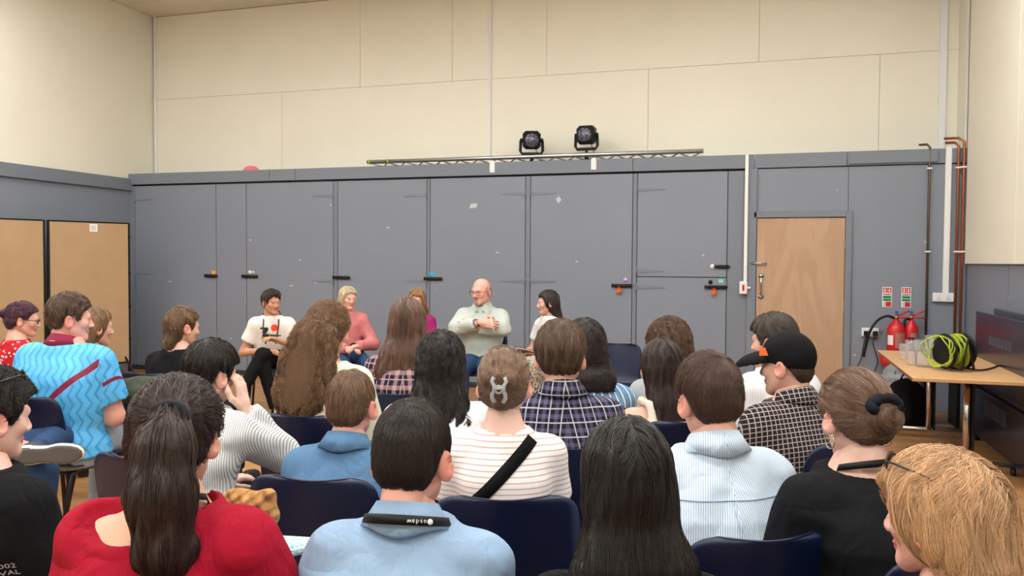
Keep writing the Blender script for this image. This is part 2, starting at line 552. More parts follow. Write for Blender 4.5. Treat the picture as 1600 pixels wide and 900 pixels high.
def bolt(par, x, z, w=.16):
    b = MB(); b.bbox((x - w / 2, YB - .02, z - .022), (x + w / 2, YB, z + .018), .004)
    b.cyl((x - w / 2 - .02, YB - .025, z), (x + w / 2 + .015, YB - .025, z), .009, 8)
    b.cyl((x + w * .1, YB - .02, z), (x + w * .1, YB - .055, z - .012), .007, 8); b.bbox((x - w / 2 - .03, YB - .03, z - .02), (x - w / 2 - .012, YB, z + .02), .003)
    b.build('bolt', m_bolt, par)


def padlock(par, x, z):
    b = MB(); b.bbox((x - .024, YB - .045, z - .085), (x + .024, YB - .02, z - .035), .006)
    b.tube([(x - .014, YB - .032, z - .04)] + [(x - .014 * math.cos(t), YB - .032, z - .03 + .016 * math.sin(t)) for t in np.linspace(0, PI, 7)] + [(x + .014, YB - .032, z - .04)], .004, 6)
    b.build('padlock', m_orange, par)


d1 = leaf(-8.16, -6.87); hinge(d1, -8.16, 2.30, 1); hinge(d1, -8.16, 1.30, 1)
d2 = leaf(-6.87, -6.41, name='cupboard_panel')
d3 = leaf(-6.41, -5.15); hinge(d3, -5.15, 2.30, -1); hinge(d3, -5.15, 1.24, -1)
d4 = leaf(-5.09, -3.89); hinge(d4, -3.89, 2.28, -1); hinge(d4, -3.89, 1.25, -1)
d5 = leaf(-3.85, -2.66); hinge(d5, -2.66, 2.28, -1); hinge(d5, -2.66, 1.27, -1)
d6 = leaf(-2.60, -1.42); hinge(d6, -2.60, 2.28, 1); hinge(d6, -2.60, 1.27, 1)
d7 = leaf(-1.37, -.40, 1.340, ZD); hinge(d7, -1.37, 2.30, 1); hinge(d7, -1.37, 1.40, 1)
d8 = leaf(-1.37, -.40, .06, 1.332); hinge(d8, -1.37, 1.22, 1); hinge(d8, -1.37, .3, 1)
for a, b in ((XL, -8.16), (-5.15, -5.09), (-3.89, -3.85), (-2.66, -2.60), (-1.42, -1.37), (-.40, -.13)):
    MB().bbox((a + .003, YB + .001, .06), (b - .003, YB + .024, ZD), .002).build('stile', m_grey2, cw)
MB().bbox((XL, YB - .004, 0), (-.13, YB + .02, .055), .003).build('plinth', flat((58, 60, 64), .7, name='plinth_paint'), cw)
Zb = 1.285
bolt(d1, -6.93, Zb); sticker(d1, -6.91, Zb + .045, .028, (240, 168, 40), True)
bolt(d3, -6.34, Zb, .2); sticker(d3, -6.36, Zb + .05, .026, (235, 235, 225)); sticker(d3, -6.31, Zb + .05, .02, (225, 228, 220))
bolt(d4, -5.02, Zb, .2)
bolt(d5, -3.79, Zb, .2); sticker(d5, -3.82, Zb + .06, .03, (40, 175, 225), True)
bolt(d6, -1.52, 1.235, .19); padlock(d6, -1.56, 1.235); sticker(d6, -1.49, 1.30, .026, (195, 160, 215))
bolt(d7, -.44, 1.455, .12); sticker(d7, -.55, 1.455, .026, (240, 240, 240))
bolt(d8, -.50, 1.235, .2); padlock(d8, -.53, 1.235); sticker(d8, -.57, 1.285, .024, (20, 20, 24)); sticker(d8, -.46, 1.30, .024, (140, 205, 205), True)
MB().add([(-3.35, YB - .001, 2.12), (-3.26, YB - .001, 2.125), (-3.25, YB - .001, 2.175), (-3.33, YB - .001, 2.172)], [(0, 1, 2, 3)]).build('tape_patch', flat((196, 200, 203), .8, name='tape_white'), d5)
MB().add([(-2.27, YB - .001, 2.16), (-2.235, YB - .001, 2.20), (-2.265, YB - .001, 2.245), (-2.30, YB - .001, 2.205)], [(0, 1, 2, 3)]).build('tape_patch', flat((196, 200, 203), .8, name='tape_white'), d6)
for x, z, dd in ((-6.35, 1.75, d3), (-5.62, 1.5, d3), (-5.75, 1.17, d3), (-5.4, 1.21, d3), (-4.4, 1.9, d4), (-3.0, 1.6, d5), (-2.05, 1.5, d6), (-7.6, 1.2, d1)):
    w = random.uniform(.012, .03); MB().box((x - w, YB - .001, z - .006), (x + w, YB, z + .006)).build('paint_chip', flat((200, 201, 203), .8, name='chip'), dd)
# fascia boards along the top of the cupboards
fx = [XL, -6.05, -5.68, -1.42, -.13, .78, XR]
for i, (a, b) in enumerate(zip(fx[:-1], fx[1:])):
    MB().bbox((a + .002, YB - .022, 2.50), (b - .002, YB + .02, 2.645), .003).build('fascia_board', m_grey2, cw)
MB().bbox((.80, YB - .04, 2.515), (1.62, YB - .022, 2.63), .003).build('fascia_board', m_grey2, cw)

# wall with the plywood door
wd = struct(MB().box((-.13, YB + .012, 0), (XR, YB + .03, 2.5)).build('wall_door_side', m_dark))
for a, b, z0, z1 in ((-.13, .80, 2.02, 2.495), (.80, XR, 0, 2.495), (-.13, -.10, 0, 2.02)):
    MB().bbox((a + .002, YB, z0 + .002), (b - .002, YB + .014, z1 - .002), .002).build('wall_panel', m_grey, wd)


def ply():
    g = G('plywood_veneer')
    n = g.noise(2.2, 3, g.scaled((1.6, 1.6, .35)), .5, 0, .8)
    rings = ((n * 26).sin() * .5) + .5
    fine = g.noise(60, 3, g.scaled((1, 1, .05)))
    c = g.mix(rings * .4, lin((190, 160, 134)), lin((168, 134, 108)))
    return g.done(g.mix(fine * .3, c, lin((160, 122, 92))), .5, .3)


dr = struct(MB().bbox((-.095, YB - .012, .01), (.775, YB + .03, 1.97), .003).build('door_1', ply()))
h = MB(); h.tube([(-.045, YB - .012, 1.15), (-.045, YB - .05, 1.17), (-.045, YB - .055, 1.28), (-.045, YB - .055, 1.33), (-.045, YB - .012, 1.36)], .010, 8)
h.lathe([(.028, 0), (.028, .008)], 12, Matrix.Translation((-.045, YB - .012, 1.36)) @ Matrix.Rotation(PI / 2, 4, 'X'))
h.lathe([(.028, 0), (.028, .008)], 12, Matrix.Translation((-.045, YB - .012, 1.14)) @ Matrix.Rotation(PI / 2, 4, 'X')); h.build('door_handle', m_steel, dr)
h = MB(); h.bbox((-.14, YB - .03, 1.475), (.0, YB - .012, 1.51), .003); h.cyl((-.15, YB - .036, 1.493), (.01, YB - .036, 1.493), .008, 8); h.build('door_bolt', m_steel, dr)
for z in (1.70, 1.05, .35): MB().cyl((.782, YB - .018, z - .05), (.782, YB - .018, z + .05), .008, 8).build('door_hinge', m_steel, dr)
fr = struct(MB().bbox((.778, YB - .03, 0), (.84, YB, 2.04), .004).build('trim_1', m_grey2))
struct(MB().bbox((-.13, YB - .03, 1.975), (.778, YB, 2.04), .004).build('trim_2', m_grey2))
struct(MB().bbox((-.19, YB - .03, 0), (-.10, YB, 2.50), .004).build('trim_3', m_grey2))

# white cable covers, switch, sockets, pipes
def trunk(x0, x1, y, z0, z1, label, extra=None):
    o = MB().bbox((x0, y - .025, z0), (x1, y, z1), .003).build('cable_trunking', m_white)
    return tag(o, label, 'cable trunking')


trunk(-3.275, -3.245, YC, 2.62, ZC, 'thin pale vertical cable cover in the middle of the cream back wall')
trunk(1.70, 1.77, YC, 2.62, ZC, 'pale vertical cable cover on cream wall near the right corner')
trunk(XL + .02, XL + .055, YC, 2.62, ZC, 'slim pale vertical cable cover in the far left corner')
trunk(-.225, -.19, YB - .03, 1.30, 2.64, 'white vertical cable cover left of the plywood door')
trunk(1.69, 1.745, YB, 1.20, 2.66, 'white vertical cable cover above the double socket by the pipes')
sw = MB().bbox((-.265, YB - .065, 1.165), (-.185, YB - .03, 1.30), .006).build('switch_box', m_white)
tag(sw, 'white switch box with red rocker beside the plywood door', 'switch'); MB().bbox((-.237, YB - .072, 1.20), (-.213, YB - .064, 1.265), .002).build('rocker', flat((205, 50, 45), .4, name='red_rocker'), sw)
MB().cyl((-.185, YB - .04, 1.23), (-.15, YB - .04, 1.23), .014, 8).build('cable_gland', m_white, sw)


def socket(x, z, w, hh, label):
    o = MB().bbox((x - w / 2, YB - .04, z - hh / 2), (x + w / 2, YB, z + hh / 2), .005).build('double_socket', m_white); tag(o, label, 'socket')
    for sx in (-1, 1):
        MB().bbox((x + sx * w * .25 - .012, YB - .046, z + .012), (x + sx * w * .25 + .012, YB - .04, z + .03), .002).build('rocker', m_white, o)
        b = MB()
        for dx, dz in ((0, -.002), (-.011, -.02), (.011, -.02)): b.box((x + sx * w * .22 + dx - .003, YB - .0408, z + dz - .005), (x + sx * w * .22 + dx + .003, YB - .0395, z + dz + .005))
        b.build('pin_slots', m_black, o)
    return o


socket(1.695, 1.165, .19, .088, 'white double socket below the cable cover near copper pipes')
s2 = socket(1.03, .795, .16, .088, 'white double socket with black plugs beside the door frame')
for sx in (-.04, .045):
    p = MB().bbox((1.03 + sx - .024, YB - .09, .76), (1.03 + sx + .024, YB - .04, .81), .006)
    o = p.build('mains_plug', m_black); tag(o, 'black plug in the %s half of the low socket' % ('left' if sx < 0 else 'right'), 'plug', 'plugs in the low socket')
    xx = 1.03 + sx
    pts = [(xx, YB - .075, .76), (xx - .02, YB - .07, .68), (xx - .05 if sx < 0 else xx + .03, YB - .05, .5), (xx - .13 if sx < 0 else xx - .01, YB - .04, .34), (xx - .18 if sx < 0 else xx + .02, YB - .05, .1), (xx - .2 if sx < 0 else xx + .05, YB - .12, .012)]
    MB().tube(soft(pts), .005, 6).build('cable', m_black, o)


def pipe(x, y, r, z0, z1, rgb, label, topbend=None):
    pts = [(x, y, z0), (x, y, z1)]
    if topbend: pts += [(x + topbend[0] * .3, y + topbend[1] * .3, z1 + topbend[2] * .8), tuple(np.add((x, y, z1), topbend))]
    o = MB().tube(pts, r, 10).build('pipe', flat(rgb, .4, .5, .7, name='pipe_metal', var=.12)); tag(o, label, 'pipe', 'pipes in the right corner')
    for z in (1.62, 2.45): MB().bbox((x - r - .012, y - r - .004, z - .008), (x + r + .012, y + r + .004, z + .008), .002).build('pipe_clip', m_white, o)


pipe(1.545, YB - .03, .012, 0, 2.66, (92, 80, 70), 'thin brown painted pipe left of the white cable cover', (-.08, .1, .04))
pipe(1.80, YB - .045, .013, 0, 2.66, (150, 84, 52), 'left one of the two copper pipes in the right corner', (-.10, .1, .05))
pipe(1.843, YB - .07, .013, 0, 2.70, (160, 92, 58), 'right one of the two copper pipes in the right corner', (-.16, .1, .05))

# fire notices
m_red, m_green = flat((200, 40, 42), .5, name='sign_red', var=0), flat((22, 130, 82), .5, name='sign_green', var=0)
for x, lab in ((1.185, 'left fire extinguisher notice in white, red and green on grey wall'), (1.362, 'right fire extinguisher notice in white, red and green on grey wall')):
    z0 = 1.055; o = MB().bbox((x - .045, YB - .004, z0), (x + .045, YB, z0 + .205), .001).build('fire_notice', m_white); tag(o, lab, 'sign', 'fire notices')
    q = lambda a, b, c, d, m, n='printed_block': MB().box((x + a, YB - .0052, z0 + c), (x + b, YB - .0042, z0 + d)).build(n, m, o)
    q(-.038, -.002, .145, .198, m_red); q(.002, .038, .145, .198, m_red); q(-.038, .038, .09, .115, m_green); q(-.038, .038, .062, .085, m_green); q(-.012, .038, .006, .055, m_red)
    MB().box((x - .028, YB - .006, z0 + .15), (x - .014, YB - .0053, z0 + .18)).build('pictogram', m_white, o)
    MB().disc((x - .021, YB - .006, z0 + .187), (1, 0, 0), (0, 0, 1), .006).build('pictogram', m_white, o)
    MB().box((x + .014, YB - .006, z0 + .152), (x + .026, YB - .0053, z0 + .185)).build('pictogram', m_white, o)
    MB().box((x + .017, YB - .006, z0 + .185), (x + .023, YB - .0053, z0 + .192)).build('pictogram', m_white, o)
    m_pr = flat((150, 60, 60), .6, name='print', var=0)
    for k in range(4): MB().box((x - .036, YB - .0052, z0 + .012 + k * .011), (x - .016, YB - .0045, z0 + .016 + k * .011)).build('print_line', m_pr, o)
    MB().box((x - .036, YB - .0052, z0 + .124), (x + .036, YB - .0045, z0 + .134)).build('print_line', m_pr, o)

# ceiling lamps (above and behind the picture)
m_lamp = emis(LAMP_COLOR, LAMP_POWER); k = 0
for lx, nx in ((-6.7, 'far left'), (-4.1, 'middle left'), (-1.5, 'middle right'), (.8, 'right')):
    for ly, ny in ((-1.2, 'rear'), (2.4, 'central'), (5.9, 'front')):
        o = empty('ceiling_light', (lx, ly, ZC)); tag(o, '%s ceiling panel light of the %s row' % (nx, ny), 'ceiling light', 'ceiling panel lights')
        MB().bbox((-.64, -.34, -.09), (.64, .34, 0), .01).build('housing', m_white, o)
        MB().box((-.6, -.3, -.098), (.6, .3, -.091)).build('diffuser', m_lamp, o)

# ================================================================ things along the walls
# lighting truss on the ledge and two stage lamps
tr = empty('lighting_truss', (-2.7, 9.20, 2.63)); tag(tr, 'aluminium lighting truss lying on the cupboard ledge', 'truss')
b = MB(); b.tube([(-2.03, 0, .085), (2.03, 0, .085)], .025, 12); b.build('chord', m_alu, tr)
b = MB(); b.tube([(-2.03, .16, .03), (2.03, .16, .03)], .025, 12); b.build('chord', m_alu, tr)
n = 34
for i in range(n):
    x0, x1 = -2.0 + 4.0 * i / n, -2.0 + 4.0 * (i + 1) / n
    MB().cyl((x0, .02 + .12 * (i % 2), .075 - .04 * (i % 2)), (x1, .14 - .12 * (i % 2), .035 + .04 * (i % 2)), .009, 6).build('brace', m_alu, tr)
for x in (-2.0, -1.75): MB().tube(arc((x, 0, .085), .027, 0, 2 * PI, 12, 'yz'), .006, 6).build('tape_band', flat((205, 215, 60), .6, name='yellow_tape'), tr)


def stage_lamp(x, z, turn, tilt, label):
    o = empty('stage_light', (x, 9.20, z), turn); tag(o, label, 'stage light', 'stage lamps on the truss')
    T = Matrix.Rotation(tilt, 4, 'X')
    b = MB(); b.bbox((-.105, -.05, -.105), (.105, .12, .105), .035, T); b.lathe([(.10, .115), (.075, .165), (.03, .17)], 16, T @ Matrix.Rotation(-PI / 2, 4, 'X')); b.build('housing', m_black, o)
    R = T @ Matrix.Translation((0, -.052, 0)) @ Matrix.Rotation(PI / 2, 4, 'X')
    MB().lathe([(.088, 0), (.088, .006), (.078, .012)], 28, R).build('lens_ring', m_black, o)
    g = G('led_lens'); d = g.voronoi(70); c = g.mix(d > .35, lin((150, 152, 172)), lin((78, 80, 96)))
    MB().lathe([(.078, .006), (.078, .0125)], 28, R).build('lens', g.done(c, .2, .5), o)
    b = MB(); b.tube([(-.125, .03, 0), (-.13, .03, -.12), (-.11, .03, -.155), (.11, .03, -.155), (.13, .03, -.12), (.125, .03, 0)], .011, 8, flat_=1.6); b.build('yoke', m_black, o)
    for s in (-1, 1): MB().lathe([(.026, 0), (.026, .03)], 10, Matrix.Translation((s * .105, .03, 0)) @ Matrix.Rotation(s * PI / 2, 4, 'Y')).build('knob', m_black, o)
    MB().cyl((0, .03, -.155), (0, .045, -.235), .014, 8).build('spigot', m_black, o)
    MB().bbox((-.02, .02, -.28), (.02, .08, -.225), .004).build('clamp', m_black, o)
    MB().tube([(.05, .05, -.1), (.075, .05, -.16), (.085, .05, -.2), (.12, .04, -.27)], .005, 6).build('cable', m_black, o)


stage_lamp(-2.62, 2.905, .30, .18, 'left black stage lamp turned sideways on the truss')
stage_lamp(-1.98, 2.94, -.05, .10, 'right black stage lamp facing forward on the truss')
for x, lab in ((-3.06, 'left white tape strip hanging over the cupboard fascia'), (-1.86, 'right white tape strip hanging over the cupboard fascia')):
    o = MB().bbox((x - .03, YB - .027, 2.53), (x + .03, YB - .0225, 2.66), .001).build('tape_strip', m_white); tag(o, lab, 'tape', 'tape strips')
for x, r, lab in ((-6.42, .085, 'larger pink rounded ball peeping over the cupboard top'), (-6.08, .045, 'smaller pink rounded ball peeping over the cupboard top')):
    v, q = ball((0, 0, r * .6), (r * 1.3, r, r * .8), 5); o = link('soft_ball', np_mesh('soft_ball', v, q, flat((232, 120, 118), .6, name='pink_foam'))); o.location = (x, YB + .12, 2.60); tag(o, lab, 'ball', 'pink balls')

# hardboard display boards on black stands
def c2w(lat, dep, z): return np.array([lat * math.cos(YAW) - dep * math.sin(YAW), lat * math.sin(YAW) + dep * math.cos(YAW), z])


g = G('hardboard'); m_hard = g.done(g.mix(g.noise(5, 5), lin((170, 142, 108)), lin((184, 154, 120))), .7, .2)
pr = c2w(-4.71, 10.1, 0); dirv = c2w(.663, .749, 0)
ang = math.atan2(dirv[1], dirv[0])
for i, lab in enumerate(('brown hardboard display board with a paper notice next to the grey cupboards', 'brown hardboard display board at the left edge of the photo')):
    o = empty('display_board', tuple(pr - dirv * (.47 + i * .955)), ang); tag(o, lab, 'display board', 'hardboard display boards')
    MB().bbox((-.445, -.012, .235), (.445, .012, 1.925), .003).build('board', m_hard, o)
    for s in (-1, 1): MB().bbox((s * .455 - .012, -.018, .03), (s * .455 + .012, .018, 1.94), .003).build('post', m_black, o)
    MB().bbox((-.45, -.016, 1.925), (.45, .016, 1.942), .003).build('top_rail', m_black, o); MB().bbox((-.45, -.016, .215), (.45, .016, .236), .003).build('bottom_rail', m_black, o)
    for s in (-1, 1): MB().bbox((s * .455 - .02, -.22, 0), (s * .455 + .02, .22, .035), .004).build('foot', m_black, o)
    if i == 0:
        MB().tube([(.40, .0, .30), (.455, -.2, .03)], .012, 8).build('stay', m_black, o); MB().bbox((-.45, -.2, .01), (.62, -.16, .05), .004).build('base_bar', m_black, o)
        for z in (.5, .9, 1.3, 1.75): MB().bbox((.44, -.024, z), (.47, .024, z + .03), .003).build('clip', m_black, o)
p = empty('paper_notice', tuple(pr - dirv * .43), ang); tag(p, 'small white paper notice pinned at the top of a display board', 'paper')
MB().box((-.045, -.0145, 1.82), (.045, -.0125, 1.91)).build('sheet', flat((236, 236, 232), .8, name='paper', var=0), p)
b = MB()
for k in range(4): b.box((-.03, -.0152, 1.84 + k * .015), (.02 + .01 * (k % 2), -.0146, 1.845 + k * .015))
b.build('print_lines', flat((150, 150, 155), .8, name='ink', var=0), p)

# flip-top table on the right with its clutter
TZ = .72
tb = empty('folding_table', (1.345, 7.08, 0)); tag(tb, 'beech flip-top table on castors along the right wall', 'table')
g = G('beech_laminate'); m_beech = g.done(g.mix(g.noise(14, 3, g.scaled((6, .5, 1))), lin((196, 152, 106)), lin((214, 172, 124))), .4, .35)
MB().bbox((-.375, -.92, TZ - .028), (.375, .92, TZ), .004).build('table_top', m_beech, tb)
MB().bbox((-.377, -.922, TZ - .024), (-.374, .922, TZ - .004), .001).build('edge_band', flat((120, 84, 52), .5, name='edge'), tb)
for y, x in ((.70, .02), (-.53, .05)):
    MB().bbox((x - .05, y - .05, TZ - .06), (x + .05, y + .05, TZ - .028), .005).build('bracket', m_black, tb)
    MB().tube([(x, y, .07), (x, y, TZ - .05)], .026, 14).build('leg', flat((196, 186, 178), .25, .5, 1.0, name='column_metal'), tb)
    MB().bbox((x + .026, y - .022, .07), (x + .045, y + .022, TZ - .05), .003).build('leg_cover', m_black, tb)
    MB().tube([(-.30, y, .075), (.36, y, .075)], .02, 10, flat_=.8).build('foot_bar', m_alu, tb)
    for s in (-.29, .35):
        MB().cyl((s - .012, y, .03), (s + .012, y, .03), .03, 14).build('castor', m_black, tb)
gq = G('clear_tumbler'); gq.b.inputs['Alpha'].default_value = .17; m_gl = gq.done((.62, .65, .67, 1), .05, .7)
def tumbler(x, y, r, hh, label, jug=False):
    o = empty('water_jug' if jug else 'drinking_glass', (x, y, TZ)); tag(o, label, 'jug' if jug else 'glass', None if jug else 'glasses on the table')
    MB().lathe([(r * .82, .001), (r, hh), (r - .003, hh), (r * .82 - .003, .008)], 24).build('vessel', m_gl, o)
    if jug:
        MB().tube([(r * .95, 0, hh * .85), (r + .05, 0, hh * .8), (r + .05, 0, hh * .35), (r * .88, 0, hh * .25)], .008, 8).build('handle', m_gl, o)
        gq2 = G('water'); gq2.b.inputs['Alpha'].default_value = .12; gw = gq2.done((.9, .95, 1, 1), .02, .6)
        MB().lathe([(r * .8, .009), (r * .9, hh * .55)], 24).build('water', gw, o)
    return o
def onT(x, y): q = on(x, y, 2, TZ); return q[0], q[1]
tumbler(*onT(1424, 570), .05, .19, 'tall clear glass between the extinguishers and the water jug')
tumbler(*onT(1412, 562), .04, .13, 'short clear glass furthest left on the table')
tumbler(*onT(1445, 573), .082, .20, 'clear water jug in front of the neon cable reel', True)
tumbler(*onT(1456, 560), .06, .19, 'clear water jug behind the other, beside the neon cable', True)
cx, cy = onT(1490, 578)
rl = empty('cable_reel', (cx, cy, TZ), .5); tag(rl, 'black cable reel wound with neon yellow flex on the table', 'cable reel')
Rx = Matrix.Translation((0, 0, .14)) @ Matrix.Rotation(PI / 2, 4, 'Y')
for s in (-.085, .075): MB().lathe([(.125, s), (.13, s + .004), (.13, s + .010), (.125, s + .014)], 28, Rx).build('flange', m_black, rl)
MB().lathe([(.06, -.08), (.06, .08)], 20, Rx).build('drum', m_black, rl)
m_neon = flat((168, 186, 50), .45, name='neon_flex', var=.15)
pts = []
for i in range(300):
    a = i * .42; rr = .085 + .03 * ((i // 45) % 2) + .012 * math.sin(i * .9)
    pts.append((-.065 + .13 * ((i / 45.) % 1), rr * math.cos(a), .14 + rr * math.sin(a)))
MB().tube(pts, .0045, 6).build('flex', m_neon, rl)
for k in range(5):
    a0 = k * .9; MB().tube([(-.10 - .012 * k + .02 * math.sin(3 * a + k), (.115 + .008 * k) * math.cos(a), .14 + (.112 + .006 * math.sin(2 * a + k)) * math.sin(a)) for a in np.linspace(a0, a0 + 5.6, 30)], .0045, 6).build('flex', m_neon, rl)
MB().tube([(-.05, -.03, .02), (-.05, -.14, .02), (.0, -.14, .25), (.05, -.14, .02), (.05, -.03, .02)], .01, 8).build('stand_frame', m_black, rl)
MB().tube([(.11, 0, .1), (.14, 0, .15), (.14, .03, .2)], .012, 8).build('crank', m_black, rl)
q = [(*onT(x, y), TZ + .008) for x, y in ((1510, 576), (1528, 580), (1545, 578), (1560, 573), (1566, 571))]
o = MB().tube(soft(q), .006, 6).build('mains_lead', m_black); tag(o, 'thin black mains lead with plug trailing right from the reel', 'cable'); MB().bbox((q[-1][0] - .02, q[-1][1] - .025, TZ), (q[-1][0] + .03, q[-1][1] + .025, TZ + .045), .006).build('plug', m_black, o)

# extinguishers
m_fire = flat((196, 28, 36), .3, .5, name='extinguisher_red', var=.05)
def extinguisher(x, z0, r, hh, label, hose, tag_side):
    o = empty('fire_extinguisher', (x, YB - r - .02, z0)); tag(o, label, 'extinguisher', 'fire extinguishers')
    MB().lathe([(r * .9, 0), (r, .015), (r, hh * .78), (r * .8, hh * .88), (r * .35, hh * .95), (r * .3, hh)], 24).build('cylinder', m_fire, o)
    MB().cyl((0, 0, hh), (0, 0, hh + .035), .018, 10).build('valve', flat((180, 150, 80), .35, .5, .9, name='brass'), o)
    MB().bbox((-.012, -.03, hh + .05), (.012, .0, hh + .085), .004).build('safety_tag', flat((40, 90, 190), .5, name='blue_tag'), o)
    MB().tube([(-.01, 0, hh + .03), (.05, -.01, hh + .055), (.12, -.01, hh + .09)], .008, 8).build('lever', m_fire, o)
    MB().tube([(0, 0, hh + .02), (.06, -.01, hh + .02), (.13, -.01, hh + .015)], .008, 8).build('carry_handle', m_fire, o)
    lb = lambda a0, a1, z, z2, m, nm: MB().add([((r + .001) * math.sin(a), -(r + .001) * math.cos(a), zz) for zz in (z, z2) for a in np.linspace(a0, a1, 9)], [(i, i + 1, i + 10, i + 9) for i in range(8)], True).build(nm, m, o)
    lb(-.2, 1.1, hh * .35, hh * .70, flat((176, 120, 105), .5, name='label_print'), 'printed_label')
    if tag_side: lb(-1.2, -.45, hh * .42, hh * .64, m_white, 'service_label')
    else: lb(-.5, .5, hh * .3, hh * .6, m_black, 'printed_band')
    MB().tube(soft(hose), .013, 10).build('hose', m_black, o)
extinguisher(1.262, .50, .085, .44, 'larger red fire extinguisher with a long black hose', [(-.02, 0, .45), (-.09, -.01, .47), (-.18, -.02, .42), (-.25, -.03, .30), (-.29, -.03, .12), (-.30, -.03, .05)], True)
extinguisher(1.40, .50, .066, .44, 'smaller red extinguisher with black band right of the larger one', [(-.02, 0, .45), (-.06, -.03, .43), (-.075, -.04, .32), (-.07, -.05, .16)], False)
o = empty('plastic_tub', tuple(on(1392, 580, 1, YB - .12))); o.location.z = .46; tag(o, 'red plastic tub on the wall below the extinguishers', 'tub'); MB().lathe([(.07, 0), (.10, .03), (.11, .11), (.1, .11), (.09, .035)], 20).build('tub', m_fire, o)
MB().bbox((-.02, .05, .06), (.02, .13, .1), .003).build('wall_bracket', m_fire, o)

# bag, sack and crate under the table
def blob_obj(name, lo, hi, h, fn, m, loc, label, cat, rz=0.0):
    f = Field(lo, hi, h); fn(f); v, q_ = f.nets(); o = link(name, np_mesh(name, v, q_, m)); o.location = loc; o.rotation_euler = (0, 0, rz); tag(o, label, cat); return o
pb = on(1413, 667, 2, 0)
def f_bag(f): f.ell((0, 0, .20), (.19, .12, .26), k=.01); f.ell((0, 0, .1), (.2, .13, .12), k=.05); f.cap((0, -.08, .12), (0, -.1, .25), .07, .05, .04); f.ripple(.006, 22, 1); f.D[:, :, :1] = .1
o = blob_obj('rucksack', (-.3, -.25, -.01), (.3, .25, .55), .016, f_bag, fabric((14, 14, 17), 'black_nylon'), (pb[0], pb[1] - .05, 0), 'black rucksack on the floor under the table', 'bag')
MB().tube([(-.05, -.02, .44), (-.03, -.02, .49), (.03, -.02, .49), (.05, -.02, .44)], .01, 6).build('grab_handle', m_black, o)
def f_sack(f): f.ell((0, 0, .28), (.22, .16, .30), k=.01); f.ell((.0, 0, .12), (.25, .17, .13), k=.05); f.ripple(.014, 30, 3)
g = G('clear_sack'); g.b.inputs['Alpha'].default_value = .55; m_sack = g.done(lin((170, 175, 180)), .25, .5)
o = blob_obj('plastic_sack', (-.35, -.3, -.02), (.35, .3, .65), .018, f_sack, m_sack, (pb[0] + .02, pb[1] + .32, 0), 'translucent plastic sack with white handles behind the rucksack', 'sack')
for s in (-.06, .05): MB().tube([(s - .02, -.13, .46), (s - .03, -.15, .56), (s + .02, -.15, .58), (s + .05, -.13, .47)], .006, 6).build('sack_handle', m_white, o)
cr = empty('storage_crate', (1.55, 8.45, 0)); tag(cr, 'black plastic crate under the far end of the table', 'crate')
MB().bbox((-.16, -.2, .42), (.16, .2, .66), .01).build('box_body', m_black, cr); MB().bbox((-.175, -.215, .64), (.175, .215, .67), .006).build('rim', m_black, cr)
for s in (-.14, .14): MB().bbox((s - .015, -.18, 0), (s + .015, .18, .42), .004).build('stand_leg', m_black, cr)
MB().bbox((-.006, -.218, .52), (.012, -.2145, .6), .001).build('neon_tab', m_neon, cr)
lp = empty('chrome_chair_frame', (1.42, 8.3, 0)); tag(lp, 'bent chrome frame standing behind the table leg', 'frame'); MB().tube([(0, 0, .02), (.05, 0, .2), (.045, 0, .36), (.0, 0, .42), (-.1, .02, .43)], .011, 8).build('tube', m_steel, lp); MB().tube([(-.1, .02, .43), (-.22, .04, .40), (-.26, .04, .02)], .011, 8).build('tube', m_steel, lp)

# big navy folded panels standing along the right wall
def navy():
    g = G('navy_lacquer'); return g.done(g.mix(g.noise(3, 3), lin((16, 24, 42)), lin((24, 34, 56))), .22, .5)
m_navy = navy()
pn = empty('folded_games_table', (1.78, 6.2, 0)); tag(pn, 'large folded dark navy table top on wheels along the right wall', 'folded table')
MB().bbox((-.07, -1.7, .52), (-.045, 1.60, 1.10), .006).build('upper_panel', m_navy, pn); MB().bbox((-.09, -1.7, .08), (-.06, 1.9, .47), .006).build('lower_panel', m_navy, pn)
MB().bbox((-.05, -1.7, .46), (-.02, 1.75, .53), .004).build('rail', flat((18, 34, 78), .35, name='blue_rail'), pn)
MB().bbox((.02, -1.5, .5), (.05, 1.42, 1.135), .005).build('rear_panel', flat((70, 74, 80), .4, name='grey_edge'), pn)
for i in range(14): MB().bbox((-.072, .55 + i * .045, .86), (-.0695, .562 + i * .045, .93), .001).build('vent_slot', flat((88, 94, 110), .5, name='slot'), pn)
for i in range(14): MB().bbox((-.092, .55 + i * .045, .30), (-.0895, .562 + i * .045, .42), .001).build('vent_slot', flat((88, 94, 110), .5, name='slot'), pn)
for y in (-1.4, 0, 1.6):
    MB().bbox((-.03, y - .03, .06), (.03, y + .03, 1.05), .004).build('upright', m_black, pn); MB().cyl((-.05, y, .04), (-.02, y, .04), .04, 14).build('wheel', m_black, pn)

# cup by the speaker's chair, bits in the front row
q = on(385, 633, 2, 0); o = empty('paper_cup', (q[0], q[1], 0)); tag(o, 'green paper cup standing on the floor beside the panel', 'cup'); MB().lathe([(.03, 0), (.042, .10), (.044, .102), (.040, .102), (.03, .01)], 18).build('cup', flat((98, 150, 96), .6, name='green_card'), o)

# ================================================================ chairs
def copy_tree(o, parent=None):
    c = o.copy(); COL.objects.link(c); c.parent = parent
    for ch in o.children: copy_tree(ch, c)
    return c


